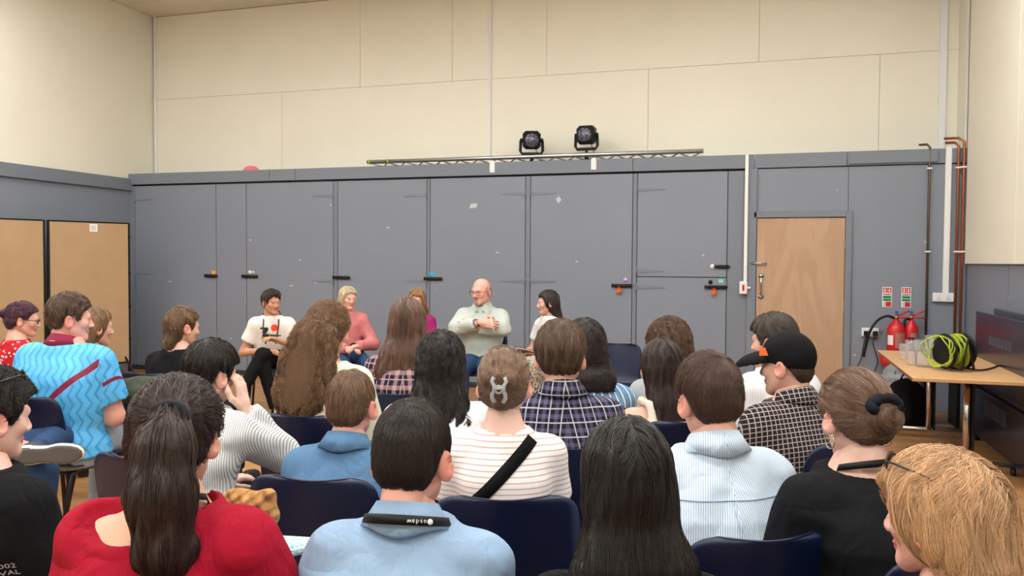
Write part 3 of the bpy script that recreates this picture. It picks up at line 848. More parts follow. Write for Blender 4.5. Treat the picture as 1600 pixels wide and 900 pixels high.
def make_chair():
    root = empty('plastic_chair')
    prof = [(.225, .405), (.218, .432), (.185, .446), (.10, .440), (0, .432), (-.10, .430), (-.17, .440), (-.207, .475), (-.224, .54), (-.238, .62), (-.250, .69), (-.259, .735), (-.265, .762), (-.269, .778), (-.270, .784)]
    wid = [.190, .200, .206, .210, .210, .208, .204, .202, .206, .210, .208, .202, .188, .160, .120]
    P = np.array(prof); t = np.arange(len(P)); tt = np.linspace(0, len(P) - 1, 43)
    py, pz, pw = np.interp(tt, t, P[:, 0]), np.interp(tt, t, P[:, 1]), np.interp(tt, t, wid)
    for _ in range(2):
        for a in (py, pz, pw): a[1:-1] = (a[:-2] + 2 * a[1:-1] + a[2:]) / 4
    nv = 15; front = []; back = []
    for i in range(43):
        dy, dz = np.gradient(py)[i], np.gradient(pz)[i]; L = math.hypot(dy, dz); ny, nz = -dz / L * -1, dy / L * -1     # normal to the sitter's side
        ny, nz = dz / L, -dy / L
        up = min(1, max(0, (pz[i] - .44) / .12)) if py[i] < -.1 else 0
        for j in range(nv):
            v = -1 + 2 * j / (nv - 1); lift = (.016 * (1 - up) + .040 * up) * v * v * (1 - .2 * (v * v))
            p = np.array([pw[i] * v, py[i] + ny * lift, pz[i] + nz * lift]); front.append(p); back.append(p - np.array([0, ny, nz]) * .007)
    V_ = front + back; n = 43 * nv; F_ = []
    for i in range(42):
        for j in range(nv - 1):
            a, b, c, d = i * nv + j, i * nv + j + 1, (i + 1) * nv + j + 1, (i + 1) * nv + j
            F_ += [(a, d, c, b), (n + a, n + b, n + c, n + d)]
    for i in range(42):
        for j in (0, nv - 1):
            a, d = i * nv + j, (i + 1) * nv + j; F_.append((a, n + a, n + d, d) if j == 0 else (a, d, n + d, n + a))
    for i in (0, 42):
        for j in range(nv - 1):
            a, b = i * nv + j, i * nv + j + 1; F_.append((a, b, n + b, n + a))
    g = G('navy_polypropylene'); m = g.done(g.mix(g.noise(3, 2), lin((7, 17, 46)), lin((11, 26, 62))), .38, .4)
    g.bump(g.noise(220, 2), .12, .001)
    MB().add(V_, F_, True).build('seat_shell', m, root)
    mb = flat((20, 20, 22), .4, .5, name='black_tube', var=.05)
    for s in (-1, 1):
        x = s * .165
        MB().tube([(x * 1.22, .235, 0), (x * 1.05, .175, .34), (x, .155, .395), (x, .12, .412), (x, -.10, .412), (x, -.135, .40), (x * 1.05, -.155, .36), (x * 1.25, -.255, 0)], .0115, 10).build('leg_frame', mb, root)
        for yy in (.235, -.255): MB().cyl((x * (1.22 if yy > 0 else 1.25), yy, 0), (x * (1.22 if yy > 0 else 1.25), yy * .99, .03), .015, 8).build('foot_cap', m_black, root)
    for yy in (.13, -.115): MB().cyl((-.165, yy, .405), (.165, yy, .405), .0105, 8).build('crossbar', mb, root)
    return root


CHAIR = make_chair(); _chair_used = [False]
def chair(loc, rz, label, sc=1.0):
    o = copy_tree(CHAIR) if _chair_used[0] else CHAIR
    _chair_used[0] = True; o.location = (loc[0], loc[1], 0); o.rotation_euler = (0, 0, rz); o.scale = (sc, sc, sc)
    tag(o, label, 'chair', 'navy stacking chairs')
    return o


# ================================================================ people: shared templates
def make_head(fem):
    f = Field((-.115, -.135, -.155), (.115, .14, .14), .0052); w = .95 if fem else 1.0
    f.ell((0, -.012, .030), (.074, .095, .087), k=.0)
    f.ell((0, .026, -.03), (.063 * w, .066, .078), k=.03)
    for s in (-1, 1):
        f.cap((s * .053 * w, .0, -.058), (s * .014, .068, -.097), .017, .015, .03)
        f.ell((s * .040, .062, -.024), (.022, .020, .020), k=.02)
    f.ell((0, .070, -.098), (.022 * w, .020, .018), k=.025)
    f.cap((-.032, .079, .020), (.032, .079, .020), .011 if fem else .0135, k=.02)
    for s in (-1, 1): f.ell((s * .031, .098, -.003), (.017, .014, .0095), sub=True)
    f.cap((0, .088, .012), (0, .108, -.030), .0075, .0115, .012)
    for s in (-1, 1): f.ell((s * .012, .100, -.035), (.009, .010, .008), k=.008)
    f.ell((0, .088, -.060), (.024, .0105, .0065), k=.006); f.ell((0, .087, -.071), (.020, .0105, .007), k=.006)
    f.ell((0, .100, -.0655), (.024, .006, .0016), sub=True)
    f.cap((0, -.03, -.06), (0, -.045, -.15), .050 * w, .052 * w, .03)
    for s in (-1, 1):
        R = rot(.2, 0, s * -.6)
        f.ell((s * .085, -.013, -.014), (.0115, .0245, .037), R, k=.006)
        f.ell((s * .0955, -.007, -.009), (.007, .0125, .0215), R, sub=True)
    v, q = f.nets(); c = v[q].mean(1); mi = np.zeros(len(q), int)
    mi[(np.abs(c[:, 0]) < .025) & (c[:, 1] > .082) & (c[:, 2] < -.055) & (c[:, 2] > -.077)] = 1
    mi[(np.abs(c[:, 0]) > .074) & (np.abs(c[:, 1] + .01) < .04) & (np.abs(c[:, 2] + .016) < .05)] = 2
    vs, qs, ms = [v], [q], [mi]; n = len(v)
    for s in (-1, 1):
        for ctr, r, m in (((s * .031, .0755, -.002), .0106, 3), ((s * .031, .0808, -.002), .0064, 4)):
            a, b = ball(ctr, r, 5); vs.append(a); qs.append(b + n); ms.append(np.full(len(b), m)); n += len(a)
    return np.concatenate(vs), np.concatenate(qs), np.concatenate(ms)


def make_hand():
    f = Field((-.085, -.03, -.085), (.075, .20, .05), .0042)
    f.ell((0, .046, 0), (.040, .052, .0155), k=0); f.cap((0, -.03, 0), (0, .02, 0), .024, .026, .02)
    for x, L, r in ((-.030, .070, .0088), (-.010, .078, .0092), (.010, .073, .0088), (.029, .058, .0078)):
        a = np.array([x, .086, 0]); p = [a]
        for seg, ang in ((.42, .35), (.32, .85), (.26, 1.25)): p.append(p[-1] + L * seg * np.array([0, math.cos(ang), -math.sin(ang)]))
        f.cap((x * .8, .05, 0), a, r, r, .01); f.chain(p, [r, r * .95, r * .9, r * .8], .003)
    f.chain([(-.028, .015, -.004), (-.056, .045, -.016), (-.060, .075, -.026), (-.050, .098, -.034)], [.014, .0115, .0105, .009], .008)
    return f.nets()


def make_shoe():
    f = Field((-.075, -.12, -.01), (.075, .24, .13), .008)
    f.cap((0, -.05, .036), (0, .14, .03), .042, .038, .02); f.cap((0, .1, .03), (0, .17, .026), .042, .03, .03); f.cap((0, -.04, .05), (0, -.035, .10), .042, .044, .03)
    f.D = np.maximum(f.D, .0 - f.ax[2][None, None, :] + .004)
    v, q = f.nets(); zc_ = v[q].mean(1)[:, 2]; mi = (zc_ < .028).astype(int) + (zc_ < .011).astype(int)
    return v, q, mi


HEADS = {0: make_head(0), 1: make_head(1)}
HAND = make_hand(); SHOE = make_shoe()
SKINS = {'fair': (222, 176, 158), 'pale': (232, 194, 180), 'tan': (198, 148, 122), 'pink': (226, 172, 158), 'light': (220, 180, 156)}
_sk = {}
def skin_mats(k):
    if k not in _sk:
        c = SKINS[k]; r = []
        for nm, t in (('skin', c), ('lip_skin', (int(c[0] * .88), int(c[1] * .70), int(c[2] * .70))), ('ear_skin', (int(c[0] * .99), int(c[1] * .88), int(c[2] * .88)))):
            g = G(nm); l = lin(t); n = g.noise(16, 3); col = g.mix(n, (l[0] * .93, l[1] * .88, l[2] * .87, 1), (min(1, l[0] * 1.05), l[1] * 1.05, l[2] * 1.05, 1))
            pass
            r.append(g.done(col, .5, .35))
        _sk[k] = r + [flat((235, 232, 228), .25, .5, name='eye_white', var=0), flat((48, 34, 26), .2, .5, name='iris', var=0)]
    return _sk[k]


_hm = {}
def hair_mats(rgb):
    if rgb not in _hm:
        l = tuple(v * .85 for v in lin(rgb)[:3]) + (1,); g = G('hair_base'); n = g.noise(40, 3, g.scaled((2, 2, .3)))
        base = g.done(g.mix(n, tuple(v * .45 for v in l[:3]) + (1,), tuple(v * .8 for v in l[:3]) + (1,)), .5, .35)
        g.bump(g.noise(160, 2, g.scaled((1, 1, .12))), .5, .004)
        g = G('hair_strand'); k = g.n('ShaderNodeHairInfo'); at2 = g.n('ShaderNodeAttribute'); at2.attribute_name = 'lock'
        rnd = V(g, k.outputs['Random']) * .45 + V(g, at2.outputs['Fac']) * .55
        c = g.mix(rnd, tuple(v * .45 for v in l[:3]) + (1,), tuple(min(1, v * 1.6 + .003) for v in l[:3]) + (1,))
        g.put(g.b.inputs['Base Color'], c); g.b.inputs['Roughness'].default_value = .27; g.b.inputs['Specular IOR Level'].default_value = .5
        _hm[rgb] = (base, g.m)
    return _hm[rgb]


def sstep(a, b, x): t = np.clip((x - a) / (b - a), 0, 1); return t * t * (3 - 2 * t)
def unit(v): return v / (np.linalg.norm(v, axis=-1, keepdims=True) + 1e-9)

LINES = {
    'short': ([-.13, -.09, -.065, -.045, -.03, -.018, -.004, .014, .022, .034, .044, .07, .13], [-.082, -.082, -.078, -.055, -.03, .004, .024, .016, -.014, -.012, .045, .068, .085]),
    'long': ([-.3, .018, .032, .05, .07, .13], [-1, -1, -.03, .045, .066, .09]),
    'pulled': ([-.13, -.08, -.05, -.02, 0, .02, .032, .05, .07, .13], [-.078, -.082, -.055, -.004, .018, .004, .0, .045, .068, .09]),
    'fringe': ([-.13, -.09, -.06, -.03, -.018, -.004, .014, .024, .034, .2], [-.07, -.07, -.06, -.02, .0, .02, .015, .0, 9, 9]),
}


def build_hair(par, hd, M3, hc, s_px, seed):
    """hair mass (a distance field over the skull) plus combed strands"""
    rng = np.random.default_rng(seed)
    kind = hd['kind']; t = hd.get('t', .016); L = hd.get('L', .2); near = s_px > 550; mid = s_px > 330
    h = .0065 if near else (.0085 if mid else .012)
    zlo = -max(L + .03, .14) if kind in ('long', 'pony') else -.16
    wx = hd.get('w2', .10) + .04
    f = Field((-max(.13, wx), -.24, zlo), (max(.13, wx), .14, .165), h)
    top = hd.get('top', 1.0)
    f.ell((0, -.012, .030), (.074 + t * hd.get('side', .8), .095 + t, .087 + t * top), k=0)
    f.ell((0, -.045, -.028), (.064 + t * .8, .056 + t * .8, .062), k=.03)
    line = LINES[hd.get('line', {'short': 'short', 'long': 'long', 'bald': 'fringe'}.get(kind, 'pulled'))]
    tail = None; tie = None
    if kind == 'long':
        w1, w2 = hd.get('w1', .092), hd.get('w2', .10)
        zs = [-L, -L * .75, -.16 if L > .2 else -L * .6, -.09, 0., .05]
        a = [w2 * .82, w2, (w1 + w2) / 2, w1, .086, .07]; b = [.022, .032, .046, .066, .088, .07]; cy = [-.115, -.108, -.088, -.055, -.02, -.012]
        zs2, a2, b2, cy2 = zip(*sorted(zip(zs, a, b, cy)))
        f.loft(list(zs2), list(a2), list(b2), [0] * 6, list(cy2), 2.2, .03)
    if 'fringe_top' in hd: f.ell((0, .05, .095), (.06, .05, .03 * hd['fringe_top']), k=.03)
    Z = f.ax[2][None, None, :]; Yg = f.ax[1][None, :, None]
    zl = np.interp(f.ax[1], *line)[None, :, None].astype(np.float32) + .006 * np.sin(90 * f.ax[0])[:, None, None]
    if 'nape' in hd: zl = np.where(Yg < -.04, np.minimum(zl, hd['nape']), zl)
    if kind in ('short', 'mullet', 'bald'): zl = zl + np.where(Yg < -.02, .036 * (np.abs(f.ax[0])[:, None, None] / .07) ** 2, 0)
    d = (zl - Z) * .8
    if kind in ('short', 'mullet'):
        f.D += np.clip((.025 - Z) / .10, 0, 1) * t * .95
        for s_ in (-1, 1): f.ell((s_ * .094, -.010, -.020), (.036, .031, .044), sub=True)
    f.D = np.maximum(f.D, d)
    if kind == 'bald': f.D = np.maximum(f.D, Z - .035)
    if kind == 'mullet': f.loft([-.15, -.10, -.03, .02], [.05, .066, .08, .08], [.03, .04, .05, .05], [0] * 4, [-.075, -.07, -.055, -.045], 2.2, .02)
    if kind == 'pony':
        tie = np.array(hd['tie']); tail = [np.array(p) for p in hd['tail']]; tr_ = hd['tr']
        f.chain(tail, tr_, .02)
        for p, r in zip(tail[1:], tr_[1:]): f.ell(p, (r * hd.get('flat', 1.3), r * .8, r * 1.2), k=.03)
    if kind in ('bun', 'clip'):
        tie = np.array(hd['tie']); br = hd.get('br', .04)
        f.ell(tie, (br * 1.15, br * .8, br), k=.008)
        if kind == 'clip':
            for s in (-1, 1): f.ell(tie + np.array((s * .028, 0, .022)), (.036, .030, .03), k=.008)
            f.cap(tie + np.array((0, .01, .03)), tie + np.array((0, .012, -.06)), .032, .024, .015)
    if hd.get('messy') or kind in ('long', 'pony'):
        Xg, am = f.ax[0][:, None, None], .0016 + .0022 * hd.get('messy', 0); th = np.arctan2(Xg, -(Yg + .01)) * .09 + Xg * .35
        f.D += am * np.sin(150 * th + 2.2 * np.sin(14 * Z + seed) + 1.3 * np.sin(31 * Z + Yg * 20)) + am * .6 * np.sin(310 * th + 3 * np.sin(19 * Z + 2 * seed))
    v, q = f.nets()
    if not len(v): return None
    base_m, strand_m = hair_mats(hd['rgb'])
    X = lambda p: p @ M3.T + hc
    ho = link('hair', np_mesh('hair', X(v), q, base_m), par)
    # strands
    n = int(1.5 * hd.get('n', 9000 if near else (4200 if mid else 1500)))
    ln = hd.get('len', {'short': .045, 'bald': .012, 'mullet': .06}.get(kind, .15)); steps = 10 if ln < .1 else 15; st = ln / steps
    crown = np.array(hd.get('crown', (0, -.055, .115)))
    sh_ = kind in ('short', 'bald'); per = hd.get('per', 6 if sh_ else 14); nG = max(60, n // per); gi = rng.integers(0, nG, n); gi[:nG] = np.arange(nG)       # strands grow in locks
    gp = v[rng.integers(0, len(v), nG)]; p = gp[gi] + rng.normal(0, hd.get('spread', .007), (n, 3)); p[:nG] = gp
    crn = rng.uniform(0, 1, nG); goff = rng.uniform(-.0015, hd.get('off', .004), nG)
    sl = (rng.uniform(.6, 1.15, nG)[gi] * rng.uniform(.85, 1.1, n))[:, None]; off = goff[gi] + rng.uniform(-.001, .0015, n); lift = hd.get('lift', .004) * rng.uniform(0, 1, nG)[gi]
    wave, wf = hd.get('wave', .0), hd.get('wf', 60.); ph = rng.uniform(0, 6.28, nG)[gi]; jj = hd.get('jit', .18); jit = rng.normal(0, jj, (nG, 3))[gi] + rng.normal(0, jj * .35, (n, 3))
    nr0 = f.grad(p); p = p - nr0 * np.clip(f.sample(p), -.02, .02)[:, None]
    out = np.zeros((n, steps, 3)); sw = np.array(hd.get('sweep', (0, 0, 0)))
    for j in range(steps):
        rad = p - crown
        if kind in ('short', 'bald', 'mullet'):
            fl = unit(rad) + sw + np.array([0, 0, -.35])
        elif kind == 'long':
            w = sstep(.0, .085, p[:, 2])[:, None]; sd = np.sign(p[:, :1]) * np.array([[1., 0, 0]])
            fl = w * (unit(rad) + .6 * sd) + (1 - w) * (np.array([0, -.05, -1.]) + sd * .06 * np.sign(hd.get('w2', .1) - .085))
        else:
            fl = unit(tie - p)
            if tail is not None:
                best = np.full(n, 9.); td = np.zeros((n, 3))
                for a_, b_, r_ in zip(tail[:-1], tail[1:], tr_):
                    ba = b_ - a_; tt = np.clip(((p - a_) @ ba) / (ba @ ba), 0, 1); dd = np.linalg.norm(p - a_ - tt[:, None] * ba, axis=1) / r_
                    m = dd < best; best[m] = dd[m]; td[m] = unit(ba)
                m = best < 1.5; fl[m] = td[m] + .3 * np.array([0, 0, -1.])
            else:
                rel = p - tie; m = np.linalg.norm(rel / (br * 1.2), axis=1) < 1.15
                fl[m] = np.cross(np.array([.15, -1., .1]), rel[m]) / br
        fl = unit(fl) + jit
        nr = f.grad(p); fl = unit(fl - nr * np.sum(fl * nr, 1, keepdims=True))
        side = np.cross(nr, fl); frac = j / (steps - 1)
        wv = wave * np.sin(wf * ln * frac * 6.28 * .5 + ph)[:, None]
        out[:, j] = p + nr * (off + lift * frac)[:, None] + side * wv
        p = p + fl * st * sl
        dist = f.sample(p); p = p - nr * np.clip(dist, -.012, .012)[:, None]
    cl = hd.get('clump', .3 if sh_ else .65) * np.linspace(0, 1, steps)[None, :, None] ** .8; gl = out[:nG][gi]; far_ = np.linalg.norm(gl[:, -1] - out[:, -1], axis=1) > .05; cl = np.where(far_[:, None, None], 0, cl)
    out = out + (gl - out) * cl
    bad = (f.sample(out.reshape(-1, 3)).reshape(n, steps).max(1) > .03 + 2 * wave + hd.get('off', .004) + hd.get('lift', .004)) | (np.abs(np.diff(out, axis=1)).max((1, 2)) > .06); out[bad] = out[bad][:, :1] + (out[bad] - out[bad][:, :1]) * .02      # stray strands stay at the root
    pts = X(out.reshape(-1, 3)).astype(np.float32)
    r0 = .68 * hd.get('r', .00075 if near else (.0011 if mid else .0020))
    rad_ = np.tile(r0 * np.linspace(1, .45, steps), n).astype(np.float32)
    hcv = bpy.data.hair_curves.new('hair_strands'); hcv.add_curves([steps] * n)
    hcv.position_data.foreach_set('vector', pts.ravel())
    at_ = hcv.attributes.get('radius') or hcv.attributes.new('radius', 'FLOAT', 'POINT'); at_.data.foreach_set('value', rad_)
    ca = hcv.attributes.new('lock', 'FLOAT', 'CURVE'); ca.data.foreach_set('value', crn[gi].astype(np.float32))
    hcv.materials.append(strand_m)
    so = link('hair_strands', hcv, ho); so['kind'] = 'stuff'
    return ho


# ================================================================ people: one figure
def limb_cut(a, b, t):
    a, b = np.array(a), np.array(b); return a + (b - a) * t, (b - a) / np.linalg.norm(b - a)


PEOPLE = {}
def person(key, label, x, ytop, s, ta, ha, g=1.0, fem=False, pitch=6, roll=0, off=.07, lat=0.0, skin='fair', hair=None, top=None, legs=None,
           arms=None, leg_pose=None, girth=1.0, no_chair=False, chair_label=None, seed=1, brows=None, chair_back=.0, shoe=(28, 28, 32), hands=None, drop=0.0):
    z = F_PX / s * g; hs = g * (.90 if fem else .93)
    tp = at(x, ytop, z); hcw = tp - np.array([0, 0, (.117 + (hair or {}).get('t', .0) * (hair or {}).get('top', 1.0)) * hs])
    yw = YAW - math.radians(ta); rel = -math.radians(ha - ta)
    lx, ly = np.array([math.cos(yw), math.sin(yw)]), np.array([-math.sin(yw), math.cos(yw)])
    base = hcw[:2] - ly * off - lx * lat
    hz = hcw[2]; hc = np.array([lat, off, hz])
    R = np.array(Matrix.Rotation(rel, 3, 'Z') @ Matrix.Rotation(-math.radians(pitch), 3, 'X') @ Matrix.Rotation(math.radians(roll), 3, 'Y')); M3 = R * hs
    fw_ = .87 if fem else 1.0; gx = g * fw_ * girth
    Zs = hz - (.172 + drop) * g; Zh = .50; T = max(.2, Zs - Zh); yb = off - .045 * g; sw = .150 * g * (.92 if fem else 1.0) * (1 + (girth - 1) * .7)
    D = dict(lat=lat, off=off, Zs=Zs, yb=yb, sw=sw, hc=hc, M3=M3, g=g, gx=gx, base=base, yw=yw)
    # torso rows
    def rows(e=0.0):
        zz = [.40, .48, Zh + .26 * T, Zh + .58 * T, Zs - .105 * g, Zs - .045 * g, Zs + .008 * g, Zs + .048 * g, Zs + .085 * g]
        a = np.array([.165, .176, .142 if fem else .156, .152 if fem else .166, .170, .160, .118, .080, .060]) * gx + e
        b = np.array([.125, .132, .108, .114, .112, .094, .076, .062, .052]) * g * girth + e
        tt = np.clip((np.array(zz) - Zh) / T, 0, 1.15); cy = yb * tt ** 1.4 - .012 * np.sin(tt * PI) * g; cx = lat * tt
        return zz, list(a), list(b), list(cx), list(cy)
    SH = {-1: np.array([lat - sw, yb + .005, Zs - .042 * g]), 1: np.array([lat + sw, yb + .005, Zs - .042 * g])}
    A = {}
    for sd in (-1, 1):
        e = SH[sd] + np.array([sd * .045, .06, -.27]) * g; w_ = np.array([sd * .09, max(.26, yb + .2), max(.60, min(e[2] - .02, .68))])
        if arms and sd in arms: e, w_ = (np.array(arms[sd][0], float), np.array(arms[sd][1], float))
        A[sd] = (SH[sd], e, w_)
    LG = {}
    for sd in (-1, 1):
        LG[sd] = [np.array([sd * .088, .02, .525]), np.array([sd * .115, .43, .51]), np.array([sd * .12, .41, .085])]
        if leg_pose and sd in leg_pose: LG[sd] = [np.array(p, float) for p in leg_pose[sd][:3]]
    D['A'] = A
    # --- body: one continuous skin surface, head and hands grown into it
    allp = np.array([p for sd in (-1, 1) for p in list(A[sd]) + LG[sd]]); lo = allp.min(0) - .13; hi = allp.max(0) + .13
    lo = np.minimum(lo, (-.28 * g, -.25, .0)); hi = np.maximum(hi, (.28 * g, .2, Zs + .16)); lo[2] = 0.0
    f = Field(lo, hi, .016)
    zz, a, b, cx, cy = rows(-.008); zz[0] = .45; f.loft(zz, a, b, cx, cy, 2.3, .02)
    f.cap((lat, yb, Zs + .03), hc + M3 @ np.array([0, -.032, -.085]), .058 * hs, .052 * hs, .03)
    for sd in (-1, 1):
        sh, e, w_ = A[sd]; f.cap(sh, sh, .056 * g, k=.04); sl_ = .78 if top.get('kind') == 'long' else 1.0; f.cap(sh, e, .050 * gx * sl_, .040 * gx * sl_, .03); f.cap(e, w_, .040 * gx * sl_, .027 * g, .015)
        l = LG[sd]; f.cap(l[0], l[1], .075 * g, .052 * g, .03); f.cap(l[1], l[2], .050 * g, .036 * g, .02)
    vs, qs = f.nets(); ms = np.zeros(len(qs), int)
    hv, hq, hm = HEADS[1 if fem else 0]; V_ = [vs, hv @ M3.T + hc]; Q_ = [qs, hq + len(vs)]; M_ = [ms, hm]; n = len(vs) + len(hv)
    for sd in (-1, 1):
        sh, e, w_ = A[sd]; dy_ = unit(w_ - e); dn = np.array([0, 0, 1.0])
        if hands and sd in hands:
            dy_ = unit(np.array(hands[sd][0], float)); dn = np.array(hands[sd][1], float)
        dx_ = unit(np.cross(dy_, dn)); dz_ = np.cross(dx_, dy_); HM = np.stack([dx_, dy_, dz_], 1) * g * (.9 if fem else 1.0)
        v0, q0 = HAND; v0 = v0.copy(); q1 = q0
        if sd < 0: v0[:, 0] *= -1; q1 = q0[:, ::-1]
        V_.append(v0 @ HM.T + w_); Q_.append(q1 + n); M_.append(np.zeros(len(q1), int)); n += len(v0)
    me = np_mesh('person', np.concatenate(V_), np.concatenate(Q_), skin_mats(skin), np.concatenate(M_))
    o = link('person', me); o.location = (base[0], base[1], 0); o.rotation_euler = (0, 0, yw); tag(o, label, 'person', 'people')
    PEOPLE[key] = o; D['o'] = o
    # --- top
    hsz = .0095 if s > 550 else (.0125 if s > 300 else .017)
    tk = top.get('kind', 'tee'); e0 = top.get('ease', .010) * g
    f = Field(np.minimum(lo, (-.34 * g, -.27, .40)) * np.array([1, 1, 0]) + np.array([0, 0, .40]), np.array([max(hi[0], .34 * g), hi[1], Zs + .14 * g]), hsz)
    zz, a, b, cx, cy = rows(e0); zz[0] = top.get('hem', .462)
    if tk == 'tank':                     # ends under the shoulder line, straps carry it
        zz2 = zz[:5] + [Zs - .03 * g]; f.loft(zz2, a[:5] + [a[4] * .93], b[:5] + [b[4]], cx[:6], cy[:6], 2.3, .0)
        for sd in (-1, 1): f.chain([(lat + sd * .085 * g, yb - .10 * g, Zs - .06 * g), (lat + sd * .088 * g, yb - .055 * g, Zs + .035 * g), (lat + sd * .085 * g, yb + .05 * g, Zs + .035 * g), (lat + sd * .08 * g, yb + .10 * g, Zs - .07 * g)], [.018 * g] * 4, .006)
    else:
        f.loft(zz[:8], a[:8], b[:8], cx[:8], cy[:8], 2.3, 0)
        for sd in (-1, 1):
            sh, e, w_ = A[sd]; ru, re, rw = .050 * gx + e0 * 1.4, .042 * gx + e0 * 1.5, .034 * g + e0
            f.cap(sh, sh, .050 * g * fw_ + e0 * .7, k=.05)
            if tk in ('tee', 'dress'):
                p, nr = limb_cut(sh, e, top.get('sleeve', .62)); f.cap(sh, e, ru, re + .012, .035, cut=[(p, nr)])
            elif tk == 'puff':
                m_ = sh + (e - sh) * .6; f.cap(sh, m_, ru + .012, ru + .035, .03); p, nr = limb_cut(sh, e, .98); f.cap(m_, e, ru + .035, re + .008, .02, cut=[(p, nr)]); p, nr = limb_cut(e, w_, .35); f.cap(e, w_, re + .02, rw + .01, .02, cut=[(p, nr)])
            else:
                f.cap(sh, e, ru, re, .035); p, nr = limb_cut(e, w_, top.get('sleeve', .92)); f.cap(e, w_, re, rw, .02, cut=[(p, nr)])
        f.ripple(top.get('ripple', .0035), top.get('rf', 24.), seed)
    rn = top.get('neck', .064 if top.get('collar') else .064) * g; nb = np.array([lat, yb + .004, Zs + top.get('neckdrop',   .118 if top.get('collar') else .058) * g])
    f.cap(nb, nb + np.array([0, .03, .3]), rn, rn + .02, sub=True)
    if top.get('scoop'): f.ell((lat + top.get('scoopx', 0) * g, yb - .06 * g, Zs + .06 * g), tuple(np.array(top['scoop']) * g), sub=True)
    v, q = f.nets(); D['F'] = f
    so = link(top.get('name', 'shirt'), np_mesh('shirt', v, q, top['mat']), o); D['shirt'] = so
    if top.get('collar'):
        cs = [(.062, -.020), (.058, .022), (.064, .026), (.097, -.036), (.080, -.044)]; nA = 28; vv = []; ff = []
        for i in range(nA + 1):
            th = PI / 2 + .22 + (2 * PI - .44) * i / nA
            for r, zc_ in cs:
                rr = r * g * (1.0 if not fem else .95); yy = rr * math.sin(th); vv.append((lat + rr * math.cos(th) * 1.02, yb + .008 + yy, Zs + .060 * g + zc_ * g - yy * .34 - .01 * math.sin(3 * th) * (zc_ < 0)))
        k = len(cs)
        for i in range(nA):
            for j in range(k): ff.append((i * k + j, i * k + (j + 1) % k, (i + 1) * k + (j + 1) % k, (i + 1) * k + j))
        MB().add(vv, ff, True).build('collar', top.get('collar_mat', top['mat']), so)
    if top.get('lanyard'): D['lan'] = lanyard(D, o, top['lanyard'])
    # --- trousers or skirt
    lg = legs or {}; hl = .014 if s > 120 and lg.get('seen') else .02
    lo2 = np.array([p for sd in (-1, 1) for p in LG[sd]]).min(0) - .14; hi2 = np.array([p for sd in (-1, 1) for p in LG[sd]]).max(0) + .14
    lo2[1] = min(lo2[1], -.2); lo2[2] = .03; f = Field(lo2, np.maximum(hi2, (.22, .2, .66)), hl)
    f.loft([.44, .50, .60], [.165 * gx, .178 * gx, .165 * gx], [.135 * g * girth, .14 * g * girth, .125 * g * girth], [0] * 3, [0] * 3, 2.3, 0)
    kk = .03
    for sd in (-1, 1):
        l = LG[sd]; fat = lg.get('fat', 1.0)
        if lg.get('skirt'):
            f.cap(l[0], l[1], .10 * g, .085 * g, .14); p, nr = limb_cut(l[1], l[2], .7); f.cap(l[1], l[2], .085 * g, .095 * g, .12, cut=[(p, nr)])
        else:
            f.cap(l[0], l[1], .088 * g * fat, .066 * g * fat, kk); p, nr = limb_cut(l[1], l[2], .94); f.cap(l[1], l[2], .064 * g * fat, .052 * g * fat, .02, cut=[(p, nr)])
    f.ripple(.003, 28, seed + 1); v, q = f.nets()
    link('skirt' if lg.get('skirt') else 'trousers', np_mesh('trousers', v, q, lg.get('mat') or fabric(lg.get('rgb', (40, 48, 66)), 'trouser_cloth')), o)
    # --- shoes
    sv, sq, smi = SHOE
    for sd in (-1, 1):
        l = LG[sd]; y_ = np.array([0, 1.0, 0]); u_ = np.array([0, 0, 1.0])
        if leg_pose and sd in leg_pose and len(leg_pose[sd]) > 3: y_ = unit(np.array(leg_pose[sd][3], float)); u_ = np.array(leg_pose[sd][4], float)
        x_ = unit(np.cross(y_, u_)); u_ = np.cross(x_, y_); SM = np.stack([x_, y_, u_], 1)
        link('shoe', np_mesh('shoe', sv @ SM.T + l[2] - SM @ np.array([0, -.03, .085]), sq, [flat(shoe, .6, name='shoe_upper'), flat(lg.get('rim', (60, 58, 56)), .8, name='shoe_rim'), flat(lg.get('sole', (60, 58, 56)), .8, name='shoe_sole')], smi), o)
    # --- hair
    if hair:
        D['hair'] = build_hair(o, hair, M3, hc, s, seed)
        if brows:
            b_ = MB()
            for sd in (-1, 1): b_.tube([hc + M3 @ np.array(p) for p in ((sd * .014, .0875, .017), (sd * .03, .0872, .022), (sd * .046, .074, .018))], .0036 * g, 6)
            b_.build('eyebrows', hair_mats(brows)[0], o)
    if not no_chair: chair(base + ly * (.02 - chair_back), yw, chair_label or ('navy chair of the ' + ' '.join(label.split()[:11]).rstrip(',')), 1.05)
    return D


def lanyard(D, o, spec):
    """flat neck ribbon, spec = (rgb, radius)"""
    g, lat, yb, Zs = D['g'], D['lat'], D['yb'], D['Zs']; r = spec[1] * g; vv = []; ff = []; nA = 32; w = spec[2] if len(spec) > 2 else .016
    for i in range(nA):
        th = 2 * PI * i / nA; yy = r * math.sin(th); front = max(0, math.sin(th))
        zc_ = Zs + spec[3] * g - yy * .34 - front * .10 * g if len(spec) > 3 else Zs + .062 * g - yy * .4 - front * .10 * g
        for dr, dz in ((0, w / 2), (.004, w / 2), (.010, -w / 2), (.006, -w / 2)): vv.append((lat + (r + dr) * math.cos(th), yb + .004 + (r + dr) * math.sin(th), zc_ + dz * g))
    for i in range(nA):
        for j in range(4): ff.append((i * 4 + j, i * 4 + (j + 1) % 4, ((i + 1) % nA) * 4 + (j + 1) % 4, ((i + 1) % nA) * 4 + j))
    return MB().add(vv, ff, True).build('lanyard', flat(spec[0], .55, name='lanyard_ribbon'), o)


